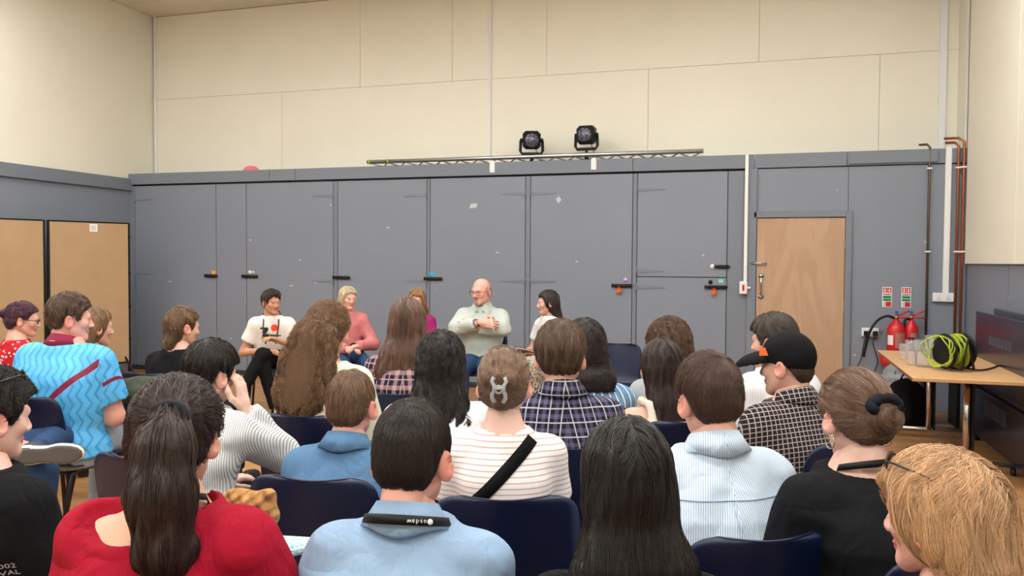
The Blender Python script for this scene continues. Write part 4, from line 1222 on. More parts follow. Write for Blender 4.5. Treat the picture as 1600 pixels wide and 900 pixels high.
def drape(D, pts, y0=-.6, gap=.004):
    """push points (x, z) from behind onto the garment's back, in the person's frame"""
    f = D['F']; p = np.array([(x_, y0, z_) for x_, z_ in pts], float); p[:, 1] = f.lo[1] + .01
    for _ in range(60):
        d = f.sample(p); p[:, 1] += np.clip(d * .8, -.02, .02)
    p[:, 1] -= gap
    return p


def spot_on_back(D, px, py):
    """the (x, z) on the back of a garment that shows at a pixel"""
    f = D['F']; xs, zs = np.meshgrid(np.linspace(f.lo[0] + .05, -f.lo[0] - .05, 40), np.linspace(.5, D['Zs'], 40)); q = list(zip(xs.ravel(), zs.ravel())); P3 = drape(D, q)
    c, s_ = math.cos(D['yw']), math.sin(D['yw']); best = None
    for (a, b), w in zip(q, P3):
        u, v = proj((D['base'][0] + c * w[0] - s_ * w[1], D['base'][1] + s_ * w[0] + c * w[1], w[2])); e = (u - px) ** 2 + (v - py) ** 2
        if best is None or e < best[0]: best = (e, a, b)
    return best[1], best[2]


def spectacles(D, rgb=(30, 26, 28), up=0.0, back=0.0, dark=False, scale=1.0, name='glasses'):
    M3, hc = D['M3'], D['hc']; X = lambda p: hc + M3 @ np.array(p, float); b = MB(); yy = .104 - back
    for sd in (-1, 1):
        c = np.array([sd * .033 * scale, yy, -.002 + up]); b.tube([X(c + np.array([.024 * scale * math.cos(t), -.004 * abs(math.cos(t)), .018 * scale * math.sin(t)])) for t in np.linspace(0, 2 * PI, 20)[:-1]], .0022, 6, closed=True)
        b.tube([X((sd * .057 * scale, yy - .004, .004 + up)), X((sd * .082, yy - .03, .006 + up)), X((sd * .086, -.01 - back * .6, .006 + up * .8)), X((sd * .082, -.03 - back * .6, -.012 + up * .7))], .0022, 6)
    b.tube([X((-.010, yy + .002, .002 + up)), X((0, yy + .004, .005 + up)), X((.010, yy + .002, .002 + up))], .002, 6)
    o = b.build(name, flat(rgb, .3, .5, name='spectacle_frame'), D['o'])
    if dark:
        q = MB()
        for sd in (-1, 1): q.disc(X((sd * .033 * scale, yy - .002, -.002 + up)), M3[:, 0] / np.linalg.norm(M3[:, 0]), M3[:, 2] / np.linalg.norm(M3[:, 2]), .022 * scale * np.linalg.norm(M3[:, 0]), 20)
        q.build('lens', flat((14, 14, 16), .1, .6, name='dark_lens', var=0), o)
    return o

# ================================================================ garment patterns
def vstripes(base, line, period, width, axis=0, second=None):
    def f(g):
        x_, y_, z_ = g.xyz(); c = (x_.abs() + y_ * .4) if axis == 0 else z_; n = g.noise(7, 3); b = lin(base)
        col = g.mix(n, tuple(v * .93 for v in b[:3]) + (1,), tuple(min(1, v * 1.04) for v in b[:3]) + (1,))
        col = g.mix(c.stripe(period, width), col, lin(line))
        if second: col = g.mix(c.stripe(second[0], second[1]), col, lin(second[2]))
        return col
    return f


def plaid(base, l1, l2, p=.058):
    def f(g):
        x, y, z = g.xyz(); u = x.abs() + y * .4 + 1.0; col = lin(base)
        a = g.mix(u.stripe(p, p * .30).max(z.stripe(p, p * .30)) * .45, col, lin(l2))
        a = g.mix((u.stripe(p, p * .30) * z.stripe(p, p * .30)) * .8, a, lin(l2))
        a = g.mix(u.stripe(p, p * .09, p * .35).max(z.stripe(p, p * .09, p * .35)) * .55, a, lin(l1))
        return a
    return f


def grid_pat(base, line, p, w):
    def f(g):
        x, y, z = g.xyz(); return g.mix((x.abs() + y * .4 + 1.0).stripe(p, w).max((z + y * .3).stripe(p, w)), lin(base), lin(line))
    return f


def floral(base, dots, scale=38):
    def f(g):
        d = g.voronoi(scale); d2 = g.voronoi(scale * 1.7, g.scaled((1.1, .9, 1)))
        return g.mix((d2 < .22) * .7, g.mix(d < .30, lin(base), lin(dots)), lin((60, 20, 30)))
    return f


def denim(base):
    def f(g):
        b = lin(base); n = g.noise(5, 4); w = g.noise(170, 2, g.scaled((1, 1, 1)))
        c = g.mix(n, tuple(v * .80 for v in b[:3]) + (1,), tuple(min(1, v * 1.18) for v in b[:3]) + (1,))
        return g.mix(w * .35, c, tuple(v * .72 for v in b[:3]) + (1,))
    return f


def football(g):
    x, y, z = g.xyz()
    tri = (((z * 11).frac() - .5).abs() * .055)
    zig = ((x + y * .5 + tri) * (1 / .042)).frac() < .30
    col = g.mix(zig * .8, lin((92, 186, 246)), lin((58, 148, 214)))
    diag = ((((z - .88) - (x - .17) * 1.02).abs() < .021) * (x > .03) * (x < .262)) * (y < .03)
    low = ((((x * 24).sin() * .008 + z) - .75).abs() < .012) * (x < .08) * (y < 0)
    sl = ((x > .275) * ((((z - .86) - ((x * 9).frac() - .5).abs() * .12).abs()) < .011))
    return g.mix(diag.max(low).max(sl), col, lin((128, 22, 58)))


def tee_print(g):
    x, y, z = g.xyz(); front = y > .02
    dx, dz = x + .030, z - .845
    disc = ((dx * dx + dz * dz) < .0011)
    fx, fz = x - .055, z - .815
    fig = ((fx.abs() < (.035 + (fz * 60).sin() * .010)) * ((fz + .01).abs() < .045)) * (g.noise(38, 1) > .42)
    gr = ((z - .755 + x * .12).abs() < .014) * (x > -.06) * (x < .09)
    ln_ = ((z - .775 - x * .1).abs() < .006) * (x > -.09) * (x < .05)
    c = g.mix(disc * front, lin((238, 234, 228)), lin((240, 78, 48)))
    c = g.mix(gr * front, c, lin((112, 160, 88)))
    return g.mix(fig.max(ln_) * front, c, lin((46, 50, 60)))


def lace(g):
    return g.mix(g.voronoi(90) < .32, lin((14, 13, 15)), lin((44, 38, 38)))


def animal(g): return g.mix(g.noise(70, 3) > .52, lin((188, 180, 164)), lin((92, 86, 78)))
def swirl(g): return g.mix(g.noise(60, 3, None, .6, 0, 2.0) > .5, lin((120, 184, 200)), lin((222, 236, 240)))


JEANS = fabric((96, 116, 142), 'faded_jeans', denim((104, 122, 146)))
DJEANS = fabric((44, 62, 92), 'dark_jeans', denim((46, 70, 108)))
BLACKT = fabric((20, 20, 24), 'black_trousers')
BLK = fabric((17, 18, 22), 'black_cotton', folds=.5)

def H(kind, rgb, **k): return dict(kind=kind, rgb=rgb, **k)

# ================================================================ the panel by the cupboards
P = person
d = P('P1', 'young man in white printed T-shirt and black trousers, legs crossed, on panel', 424, 451, 162, 168, 132, skin='tan', pitch=4, off=.12, seed=21,
      hair=H('short', (56, 42, 36), t=.020, top=1.3, fringe_top=.9, messy=1, sweep=(.3, .3, 0)), brows=(40, 30, 26),
      top=dict(mat=fabric((236, 232, 226), 'white_print_tee', tee_print), neck=.062, ease=.014),
      legs=dict(mat=BLACKT, seen=1), arms={1: ((.27, .06, .60), (.03, .30, .64)), -1: ((-.27, .10, .64), (-.06, .31, .74))},
      leg_pose={-1: [(-.088, .02, .525), (.06, .44, .62), (.24, .52, .27), (.75, .65, -.15), (0, 0, 1)], 1: [(.088, .02, .525), (.05, .42, .50), (-.06, .40, .085)]})
lanyard(d, d['o'], ((52, 54, 58), .075, .014))
b = MB(); yv = d['yb'] + .135
for sx in (-1, 1): b.tube([(sx * .07, d['yb'] + .06, d['Zs'] + .03), (sx * .07, yv, d['Zs'] - .06), (sx * .045, yv + .01, d['Zs'] - .22)], .007, 6)
b.build('lanyard_ends', flat((52, 54, 58), .55, name='lanyard_ribbon'), d['o'])
d = P('P2', 'woman with straight pale blonde hair and pink cardigan on panel', 544, 447, 157, 158, 142, fem=True, skin='fair', seed=22, off=.08,
      hair=H('long', (222, 206, 172), t=.018, L=.23, w1=.10, w2=.10), brows=(170, 140, 105),
      top=dict(kind='long', mat=fabric((206, 128, 130), 'pink_knit'), name='cardigan', neck=.07, ease=.018, hem=.44), legs=dict(mat=DJEANS, seen=1),
      arms={-1: ((-.25, .10, .66), (-.03, .32, .66)), 1: ((.24, .10, .64), (.04, .31, .64))})
MB().tube(arc((0, 0, 0), .031, 0, 2 * PI, 14), .008, 6).build('wristband', m_black, d['o']).location = tuple(d['A'][-1][2] - np.array([-.02, .02, 0]))
P('P3', 'woman with wavy reddish-blonde hair and magenta top, mostly hidden on panel', 651, 450, 155, 170, 184, fem=True, seed=23,
  hair=H('long', (176, 136, 92), t=.026, L=.20, w1=.115, w2=.12, wave=.006, messy=1.5), top=dict(kind='long', mat=fabric((172, 46, 118), 'magenta_knit'), name='jumper'), legs=dict(mat=BLACKT))
d = P('P4', 'bald man with glasses and goatee in pale grey-green shirt, arms folded', 752, 435, 184, -172, -146, g=1.12, skin='pink', girth=1.02, seed=24, off=.05, pitch=5,
      hair=H('bald', (168, 160, 152), t=.003, r=.001, n=900), brows=(150, 140, 130),
      top=dict(kind='long', mat=fabric((186, 196, 190), 'grey_green_cotton', folds=.5), collar=True, ease=.016, ripple=.006, sleeve=.80, hem=.50), legs=dict(mat=DJEANS, seen=1, fat=1.1),
      arms={1: ((.225, .13, .86), (-.04, .28, .93)), -1: ((-.225, .12, .86), (.05, .23, .88))}, hands={1: ((-1, .05, -.1), (0, 1, .2)), -1: ((1, .0, .1), (0, 1, 0))})
spectacles(d, (60, 30, 34), scale=1.05)
X = lambda p: d['hc'] + d['M3'] @ np.array(p, float)
f = Field((-.06, .04, -.13), (.06, .13, -.03), .005); f.ell((0, .082, -.092), (.026, .020, .026), k=0); f.cap((-.022, .091, -.050), (.022, .091, -.050), .006, k=.004); f.ell((0, .094, -.0655), (.019, .03, .008), sub=True)
v, q = f.nets(); link('goatee', np_mesh('goatee', v @ d['M3'].T + d['hc'], q, hair_mats((196, 188, 178))[0]), d['o'])
for sd, rgb in ((1, (150, 116, 132)),):
    sh, e, w_ = d['A'][sd]; a_, n_ = limb_cut(e, w_, .66); b_, _ = limb_cut(e, w_, .84); MB().tube([a_, b_], [.052, .046], 14).build('turned_cuff', fabric(rgb, 'cuff_lining'), d['o'])
    c_, _ = limb_cut(e, w_, .95); MB().tube([c_ - n_ * .008, c_ + n_ * .008], .033, 12).build('watch_strap', m_black, d['o'])
w = d['A'][1][2]; Mw = Matrix.Translation((d['base'][0], d['base'][1], 0)) @ Matrix.Rotation(d['yw'], 4, 'Z')
pw = [Mw @ Vector(w + np.array(k)) for k in ((-.10, .05, .06), (-.135, .06, -.09))]
o = MB().tube([tuple(k) for k in pw], [.005, .006], 8).build('pen', m_white); tag(o, 'white pen held by the bald man with folded arms', 'pen')
d = P('P5', 'dark-haired woman in white tee and patterned skirt holding a tablet on panel', 856, 452, 170, -128, -98, g=1.04, fem=True, skin='fair', seed=25, off=.13,
      hair=H('long', (54, 42, 40), t=.018, L=.25, w1=.085, w2=.085, wave=.004, crown=(0, .02, .12)), brows=(40, 32, 30),
      top=dict(mat=fabric((240, 240, 240), 'white_cotton'), neck=.064, ease=.014), legs=dict(mat=fabric((150, 145, 132), 'animal_print', animal), skirt=True, seen=1),
      arms={-1: ((-.24, .12, .64), (-.08, .34, .64)), 1: ((.24, .12, .64), (.08, .34, .64))})
MB().tube([d['hc'] + d['M3'] @ np.array(k, float) for k in ((-.03, -.105, .05), (0, -.125, .06), (.03, -.105, .05))], .012, 8).build('hair_clip', flat((120, 128, 60), .5, name='olive_clip'), d['o'])
Mw = Matrix.Translation((d['base'][0], d['base'][1], 0)) @ Matrix.Rotation(d['yw'], 4, 'Z')
tbl = empty('tablet', tuple(Mw @ Vector((0, .43, .675))), d['yw']); tbl.rotation_euler[0] = .25; tag(tbl, 'black tablet in a pink case on the lap of the woman in the skirt', 'tablet')
MB().bbox((-.12, -.085, -.006), (.12, .085, .002), .003).build('case', flat((226, 190, 190), .5, name='pink_case'), tbl); MB().bbox((-.115, -.08, .002), (.115, .08, .008), .002).build('screen', flat((14, 14, 16), .15, .5, name='black_glass'), tbl)
p = at(968, 539, 7.1); chair((p[0], p[1] - .2), YAW - math.radians(192), 'empty navy plastic chair facing the audience near the cupboards', 1.0)

# ================================================================ audience, far left
d = P('A1', 'woman with purple updo and glasses in red floral dress at left edge', 36, 471, 235, 42, 66, g=1.0, fem=True, pitch=8, seed=1,
      hair=H('bun', (74, 34, 58), t=.018, tie=(0, -.125, .03), br=.034, messy=1), top=dict(kind='dress', mat=fabric((190, 34, 48), 'red_floral', floral((186, 32, 46), (236, 214, 204))), name='dress', neck=.068), legs=dict(mat=BLACKT))
spectacles(d, (26, 24, 30))
d = _A2 = P('A2', 'man in sky-blue football shirt with maroon stripes and pale jeans', 110, 456, 310, 14, 58, g=1.04, skin='pink', girth=1.34, seed=2, off=.08,
      hair=H('short', (92, 70, 54), t=.022, top=1.3, messy=1, sweep=(0, .5, .1), len=.05), brows=(80, 60, 46), top=dict(mat=fabric((92, 186, 246), 'football_shirt', football, .5, .5, spec=.35), collar=True, collar_mat=flat((132, 26, 60), .7, name='maroon_rib'), ease=.018, sleeve=.74, ripple=.005, hem=.49),
      legs=dict(mat=fabric((150, 160, 172), 'pale_jeans', denim((156, 166, 180))), seen=1), shoe=(34, 36, 50))
b = MB()
for r_, z_ in ((.0790, -.004), (.0860, -.014)):
    b.tube([(d['lat'] + r_ * math.cos(t) * 1.02, d['yb'] + .008 + r_ * math.sin(t), d['Zs'] + .062 + z_ - .30 * r_ * math.sin(t)) for t in np.linspace(PI / 2 + .3, PI / 2 + 5.98, 26)], .0022, 6)
b.build('collar_stripe', m_white, d['o'])
d = P('A3', 'woman with dirty-blonde hair in strappy top beyond the football shirt', 148, 478, 275, 32, 42, g=1.1, fem=True, skin='fair', seed=3,
      hair=H('long', (140, 108, 76), t=.016, L=.20, w1=.082, w2=.085), top=dict(kind='tank', mat=fabric((150, 128, 84), 'gold_knit')), legs=dict(mat=BLACKT))
P('A4', 'person with brown mullet in plain black T-shirt in front of cupboards', 285, 478, 260, 22, 40, g=1.04, skin='fair', seed=4, girth=1.02,
  hair=H('mullet', (112, 84, 60), t=.020, line='short', nape=-.14, sweep=(0, .2, -.6), len=.07), top=dict(mat=BLK, neck=.064), legs=dict(mat=BLACKT))
d = P('A5', 'dark-haired man in fine grey-striped shirt resting cheek on hand', 329, 529, 410, 22, 30, g=1.0, skin='pale', pitch=10, roll=6, seed=5, off=.12,
      hair=H('short', (38, 32, 30), t=.022, top=1.1, len=.06, messy=1, nape=-.085), top=dict(kind='long', mat=fabric((222, 226, 226), 'grey_striped_shirt', vstripes((226, 229, 229), (150, 156, 160), .0075, .0026), folds=.55), collar=True, ripple=.006, ease=.016), legs=dict(mat=BLACKT),
      arms={1: ((.17, .34, .72), (.10, .185, .93))}, hands={1: ((-.1, -.05, 1), (1, .3, 0))})
d = _A8 = P('A8', 'person mostly outside the left edge with one grey canvas shoe across the knee', -104, 490, 345, 76, 70, seed=8, off=-.03, pitch=0,
      hair=H('short', (60, 46, 38), t=.016, n=600), top=dict(mat=BLK), legs=dict(mat=DJEANS, seen=1, sole=(92, 90, 90), rim=(226, 221, 206)), shoe=(56, 60, 70),
      leg_pose={1: [(.088, .02, .525), (.115, .44, .52), (.12, .44, .085)], -1: [(-.088, .02, .525), (-.20, .42, .62), (.17, .43, .635), (.12, 1, .03), (-1, .1, .08)]})
# ================================================================ audience, front row nearest the camera
d = P('A7', 'person with dark curls and sunglasses on head, black printed T-shirt, left edge', -18, 572, 600, 24, 34, skin='pale', seed=7, off=.10, pitch=8, girth=1.18,
      hair=H('short', (38, 33, 33), t=.026, top=1.0, messy=2, wave=.006, len=.05, jit=.4, nape=-.07), top=dict(mat=BLK, ease=.018, sleeve=.7), legs=dict(mat=DJEANS))
spectacles(d, (22, 22, 24), up=.118, back=.045, dark=True, name='sunglasses')
m_ink = flat((190, 190, 192), .8, name='shirt_ink', var=0)
sx_, sz_ = spot_on_back(d, 11, 886)
for body, dz, dx in (('2002', .009, 0), ('TIVAL', -.009, -.002)):
    t_ = text_mesh(body, .017, Matrix.Rotation(PI / 2, 4, 'X'), m_ink, 'back_print', d['o'])
    co = np.empty(len(t_.data.vertices) * 3, np.float32); t_.data.vertices.foreach_get('co', co); co = co.reshape(-1, 3)
    pr_ = drape(d, [(c[0] + sx_ + dx, c[2] + sz_ + dz) for c in co], gap=.003); t_.data.vertices.foreach_set('co', pr_.astype(np.float32).ravel()); t_.data.update()
d = P('A6', 'woman with long dark-brown ponytail in red wide-necked top, foreground', 278, 588, 740, 8, 4, g=1.0, fem=True, skin='light', pitch=8, seed=6, off=.10, girth=1.16,
      hair=H('pony', (56, 40, 37), t=.026, top=1.0, L=.42, line='pulled', tie=(.036, -.110, .050), tail=[(.036, -.113, .055), (.042, -.145, -.02), (.046, -.158, -.11), (.056, -.150, -.22), (.068, -.140, -.31)], tr=[.024, .050, .060, .048, .018], flat=1.1, n=14000, len=.15, w2=.13, off=.007, jit=.10, messy=.8),
      top=dict(kind='puff', mat=fabric((158, 18, 44), 'red_crinkle_cotton', folds=.8), name='blouse', neck=.09, neckdrop=.0, scoop=(.135, .085, .085), scoopx=-.045, ease=.018, ripple=.004, lanyard=((28, 28, 32), .080, .014, .060)), legs=dict(mat=fabric((120, 184, 200), 'turquoise_print', swirl)))
X = lambda p: d['hc'] + d['M3'] @ np.array(p, float)
MB().tube([X((.036 + .036 * math.cos(t), -.122 + .004 * math.sin(t * 2), .052 + .030 * math.sin(t))) for t in np.linspace(0, 2 * PI, 20)[:-1]], .009, 8, closed=True).build('hair_tie', flat((26, 26, 34), .8, name='hair_elastic'), d['hair'])
d = P('A11', 'man with cropped dark hair in light-blue denim shirt with lanyard, foreground', 645, 625, 730, 8, 14, g=1.0, skin='pink', pitch=14, seed=11, off=.15,
      hair=H('short', (46, 37, 34), t=.011, top=1.5, len=.020, n=18000, r=.0006, lift=.003, nape=-.085, jit=.12), top=dict(kind='long', mat=fabric((146, 174, 206), 'light_denim', denim((148, 176, 208)), folds=.55), collar=True, ease=.018, ripple=.005), legs=dict(mat=DJEANS))
g_, yb, Zs = d['g'], d['yb'], d['Zs']
lan = lanyard(d, d['o'], ((22, 22, 24), .085, .018, .050))
for i, (ch, dth) in enumerate(zip('wadsu', range(5))):
    th = -PI / 2 + .30 + dth * .085; r_ = .0965; c_ = np.array([r_ * math.cos(th), yb + .004 + r_ * math.sin(th), Zs + .050 - .085 * math.sin(th) * .34])
    Mt = Matrix.Translation(c_) @ Matrix.Rotation(th + PI / 2, 4, 'Z') @ Matrix.Rotation(PI / 2 - .45, 4, 'X') @ Matrix.Rotation(PI, 4, 'Z')
    text_mesh(ch, .013, Mt, m_white, 'lanyard_print', lan)
th = -PI / 2 + .30 + 5.3 * .085; Mt = Matrix.Translation((.0965 * math.cos(th), yb + .004 + .0965 * math.sin(th), Zs + .050 - .085 * math.sin(th) * .34)) @ Matrix.Rotation(th + PI / 2, 4, 'Z') @ Matrix.Rotation(PI / 2 - .45, 4, 'X')
MB().lathe([(.006, 0), (.006, .001)], 14, Mt).build('lanyard_logo', m_white, lan)
pts = drape(d, [(-.18 + .36 * k / 24, Zs - .055 - .015 * math.sin(k / 24 * PI)) for k in range(25)], gap=.001); MB().tube([tuple(k) for k in pts], .0032, 6).build('yoke_seam', fabric((96, 126, 164), 'seam_denim'), d['o'])
for xx in (-.022, .022): pts = drape(d, [(xx, Zs - .07 - .25 * k / 12) for k in range(13)], gap=.001); MB().tube([tuple(k) for k in pts], .0030, 6).build('pleat', fabric((100, 130, 168), 'seam_denim'), d['o'])
d = P('A17', 'woman with very long straight black hair and black lace top, foreground', 979, 652, 790, 0, -5, g=1.0, fem=True, skin='light', pitch=6, seed=17, off=.10, drop=.035,
      hair=H('long', (28, 24, 25), t=.024, L=.46, w1=.098, w2=.155, n=18000, len=.22, jit=.07, off=.005, crown=(0, .01, .12)), top=dict(kind='puff', mat=fabric((16, 15, 17), 'black_lace', lace), name='lace_top', neck=.095, neckdrop=.01, scoop=(.125, .09, .06), ease=.014), legs=dict(mat=BLACKT))
d = P('A24', 'person with tousled strawberry-blonde hair and sunglasses on head, right foreground', 1470, 702, 850, -30, -38, g=1.0, fem=True, skin='pink', pitch=6, seed=24, off=.10,
      hair=H('long', (212, 172, 132), t=.026, top=.9, L=.14, w1=.092, w2=.086, n=16000, len=.15, wave=.004, wf=10, jit=.08, messy=.5, off=.009, lift=.010, r=.0006, clump=.55, per=24, spread=.010), brows=(150, 110, 80), top=dict(mat=fabric((40, 44, 60), 'navy_cotton')), legs=dict(mat=BLACKT))
spectacles(d, (34, 24, 24), up=.112, back=.030, dark=True, scale=1.1, name='sunglasses')
# ================================================================ audience, third row
d = P('A10', 'short-haired boyish person in mid-blue denim shirt, middle row', 549, 578, 460, 10, 8, g=1.03, skin='pink', pitch=8, seed=10, off=.10,
      hair=H('short', (128, 98, 76), t=.010, top=1.5, len=.028, nape=-.07, crown=(.01, -.05, .11)), top=dict(kind='long', mat=fabric((86, 122, 160), 'mid_denim', denim((88, 124, 162)), folds=.55), collar=True, ease=.018), legs=dict(mat=DJEANS))
d = P('A14', 'woman with clipped-up brown hair, striped white tee and black strap', 788, 541, 494, -2, 6, g=1.02, fem=True, skin='pale', pitch=6, seed=14, off=.07,
      hair=H('clip', (124, 96, 76), t=.016, tie=(0, -.112, .0), br=.034, len=.12, n=9000), top=dict(mat=fabric((240, 236, 235), 'pinstripe_tee', vstripes((243, 239, 238), (206, 176, 178), .0165, .004, 2)), neck=.07, ease=.008, sleeve=.55, ripple=.002), legs=dict(mat=DJEANS))
X = lambda p: d['hc'] + d['M3'] @ np.array(p, float)
gc = G('clear_acetate'); gc.b.inputs['Transmission Weight'].default_value = .6; m_acet = gc.done(lin((225, 228, 232)), .15, .5); b = MB()
for sx in (-1, 1): b.tube([X((sx * (.018 + .006 * math.sin(k * .55 * PI)), -.148 - .006 * math.sin(k * PI / 6), .028 - .014 * k)) for k in range(7)], .0055, 8, flat_=1.3)
b.tube([X((-.02, -.152, -.012)), X((0, -.160, -.008)), X((.02, -.152, -.012))], .006, 8); b.tube([X((.012 * math.cos(t), -.158, -.012 + .012 * math.sin(t))) for t in np.linspace(0, 6.28, 14)[:-1]], .004, 6, closed=True); b.build('claw_clip', m_acet, d['hair'])
sa, sb = spot_on_back(d, 826, 692), spot_on_back(d, 726, 800); pl = [(sa[0] + (sb[0] - sa[0]) * t, sa[1] + (sb[1] - sa[1]) * t) for t in np.linspace(-.10, 1.1, 25)]; nrm = np.array([.36, -.33]) / math.hypot(.36, .33) * .019
e1, e2 = drape(d, [(x_ - nrm[0], z_ - nrm[1]) for x_, z_ in pl]), drape(d, [(x_ + nrm[0], z_ + nrm[1]) for x_, z_ in pl]); vv = [tuple(k) for k in e1] + [tuple(k) for k in e2] + [tuple(k + (0, .006, 0)) for k in e1] + [tuple(k + (0, .006, 0)) for k in e2]
MB().add(vv, [(i, i + 1, 26 + i, 25 + i) for i in range(24)] + [(i, 50 + i, 51 + i, i + 1) for i in range(24)] + [(25 + i, 26 + i, 76 + i, 75 + i) for i in range(24)], True).build('bag_strap', fabric((14, 14, 15), 'black_webbing'), d['o'])
d = P('A20', 'brown-haired man in pale blue pinstriped shirt right of centre', 1108, 550, 577, -10, -14, g=1.07, skin='fair', pitch=12, roll=-4, seed=20, off=.13,
      hair=H('short', (92, 68, 58), t=.016, top=1.2, len=.035, n=13000, nape=-.09, crown=(.02, -.075, .085), lift=.006), top=dict(kind='long', mat=fabric((206, 222, 236), 'blue_pinstripe', vstripes((214, 227, 240), (150, 176, 208), .0068, .0024), folds=.5), collar=True, ease=.018, ripple=.005), legs=dict(mat=fabric((120, 122, 130), 'grey_trousers')))
Zs = d['Zs']; pts = drape(d, [(-.18 + .36 * k / 24, Zs - .06) for k in range(25)], gap=.001); MB().tube([tuple(k) for k in pts], .0018, 6).build('yoke_seam', fabric((150, 172, 200), 'seam_blue'), d['o'])
pts = drape(d, [(-.01, Zs - .065 - .25 * k / 12) for k in range(13)], gap=.001); MB().tube([tuple(k) for k in pts], .002, 6).build('pleat', fabric((176, 196, 220), 'seam_blue'), d['o'])
d = P('A23', 'woman with low bun, hoop earrings, lanyard and plain black tee', 1336, 577, 610, -18, -12, g=1.06, fem=True, skin='pale', pitch=14, seed=23, off=.12, girth=1.25,
      hair=H('bun', (116, 88, 70), t=.018, tie=(.012, -.118, -.012), br=.040, n=12000, len=.12, off=.005, jit=.10), top=dict(mat=BLK, ease=.022, sleeve=.85, neck=.078, lanyard=((18, 18, 20), .075, .016, .056)), legs=dict(mat=BLACKT))
X = lambda p: d['hc'] + d['M3'] @ np.array(p, float)
for sx in (-1, 1): MB().tube([X((sx * .090, -.006 + .021 * math.cos(t), -.066 + .021 * math.sin(t))) for t in np.linspace(0, 6.28, 24)[:-1]], .0018, 6, closed=True).build('hoop_earring', flat((205, 190, 150), .25, .5, 1.0, name='gold_wire'), d['o'])
MB().tube([X((.008 + .042 * math.cos(t), -.132 + .006 * math.sin(5 * t), .020 + .020 * math.sin(t) + .004 * math.sin(7 * t))) for t in np.linspace(0, 6.28, 26)[:-1]], .014, 8, closed=True).build('scrunchie', fabric((26, 28, 38), 'scrunchie_cloth'), d['hair'])
# ================================================================ audience, second row
P('A9', 'woman with huge frizzy light-brown ponytail and cream top', 513, 473, 365, 8, 10, g=1.1, fem=True, skin='fair', seed=9, off=.07,
  hair=H('pony', (128, 96, 68), t=.020, L=.46, tie=(0, -.115, .03), tail=[(0, -.118, .03), (-.01, -.15, -.05), (-.03, -.15, -.16), (-.05, -.15, -.28), (-.06, -.14, -.40)], tr=[.03, .085, .105, .105, .07], flat=1.15, w2=.17, messy=2.5, wave=.008, wf=40, jit=.35, off=.012, n=11000, len=.15, r=.0011),
  top=dict(kind='long', mat=fabric((226, 228, 208), 'cream_muslin'), name='blouse', ease=.022), legs=dict(mat=BLACKT))
P('A13', 'woman with loose dark wavy hair and white gathered blouse', 689, 516, 420, 0, -2, g=1.1, fem=True, skin='fair', seed=13, off=.07,
  hair=H('long', (40, 33, 32), t=.024, L=.31, w1=.100, w2=.118, wave=.008, wf=28, jit=.2, messy=1.2, n=9000, len=.16), top=dict(kind='puff', mat=fabric((240, 241, 244), 'white_gathered_cotton', folds=.6), name='blouse', ease=.02), legs=dict(mat=DJEANS))
d = P('A15', 'man with tousled brown hair in navy and white plaid shirt', 876, 499, 436, -6, 4, g=1.12, skin='fair', pitch=6, seed=15, off=.08,
      hair=H('short', (98, 76, 58), t=.026, top=1.1, len=.07, n=9000, messy=1.2, nape=-.10, sweep=(0, 0, -.5), crown=(0, -.03, .12)), top=dict(kind='long', mat=fabric((40, 40, 66), 'navy_plaid', plaid((26, 26, 46), (226, 224, 230), (96, 92, 118), .050)), collar=True, ease=.018), legs=dict(mat=DJEANS))
P('A18', 'woman with long straight dark-brown hair and cream strappy top', 1034, 529, 372, -12, -8, g=1.1, fem=True, skin='fair', seed=18, off=.07,
  hair=H('long', (58, 42, 40), t=.018, L=.33, w1=.088, w2=.096, n=10000, len=.2, jit=.05, crown=(0, .0, .12)), top=dict(kind='tank', mat=fabric((232, 222, 206), 'cream_rib')), legs=dict(mat=DJEANS))
d = P('A22', 'person in black baseball cap and dark grid-checked shirt', 1230, 523, 420, -28, -46, g=1.1, skin='fair', pitch=6, seed=22, off=.08, girth=1.1,
      hair=H('short', (84, 66, 54), t=.004, n=2500, len=.012, lift=.001, off=.001), top=dict(kind='long', mat=fabric((34, 30, 36), 'dark_grid_check', grid_pat((36, 32, 37), (168, 156, 152), .0195, .0032)), collar=True, ease=.020), legs=dict(mat=BLACKT))
f = Field((-.13, -.15, -.06), (.13, .24, .17), .007); f.ell((0, -.012, .034), (.088, .110, .104), k=0); f.D = np.maximum(f.D, (.006 + .32 * f.ax[1][None, :, None]) - f.ax[2][None, None, :])
fb = Field((-.13, -.15, -.03), (.13, .24, .17), .007); v, q = f.nets(); mc = fabric((18, 18, 22), 'cap_twill', folds=.15)
cp = link('baseball_cap', np_mesh('cap', v @ d['M3'].T + d['hc'], q, mc), d['o'])
f = Field((-.13, .02, -.06), (.13, .25, .12), .005); f.ell((0, .105, .004), (.094, .118, .056), rot(-.16, 0, 0), k=0); f.ell((0, .105, -.012), (.096, .120, .056), rot(-.16, 0, 0), sub=True); f.D = np.maximum(f.D, -.012 - f.ax[2][None, None, :]); v, q = f.nets(); link('brim', np_mesh('brim', v @ d['M3'].T + d['hc'], q, mc), cp)
X = lambda p: tuple(d['hc'] + d['M3'] @ np.array(p, float)); vv = [X((-.0895, .030 + .035 * a, .045 + .032 * b)) for a, b in ((0, 0), (1, 0), (.9, 1), (.3, 1))]; vv += [X((-.0965, .030 + .035 * a, .045 + .032 * b)) for a, b in ((0, 0), (1, 0), (.9, 1), (.3, 1))]
MB().add(vv, [(3, 2, 1, 0), (4, 5, 6, 7), (0, 1, 5, 4), (1, 2, 6, 5), (2, 3, 7, 6), (3, 0, 4, 7)]).build('cap_badge', flat((236, 112, 48), .7, name='orange_badge'), cp)
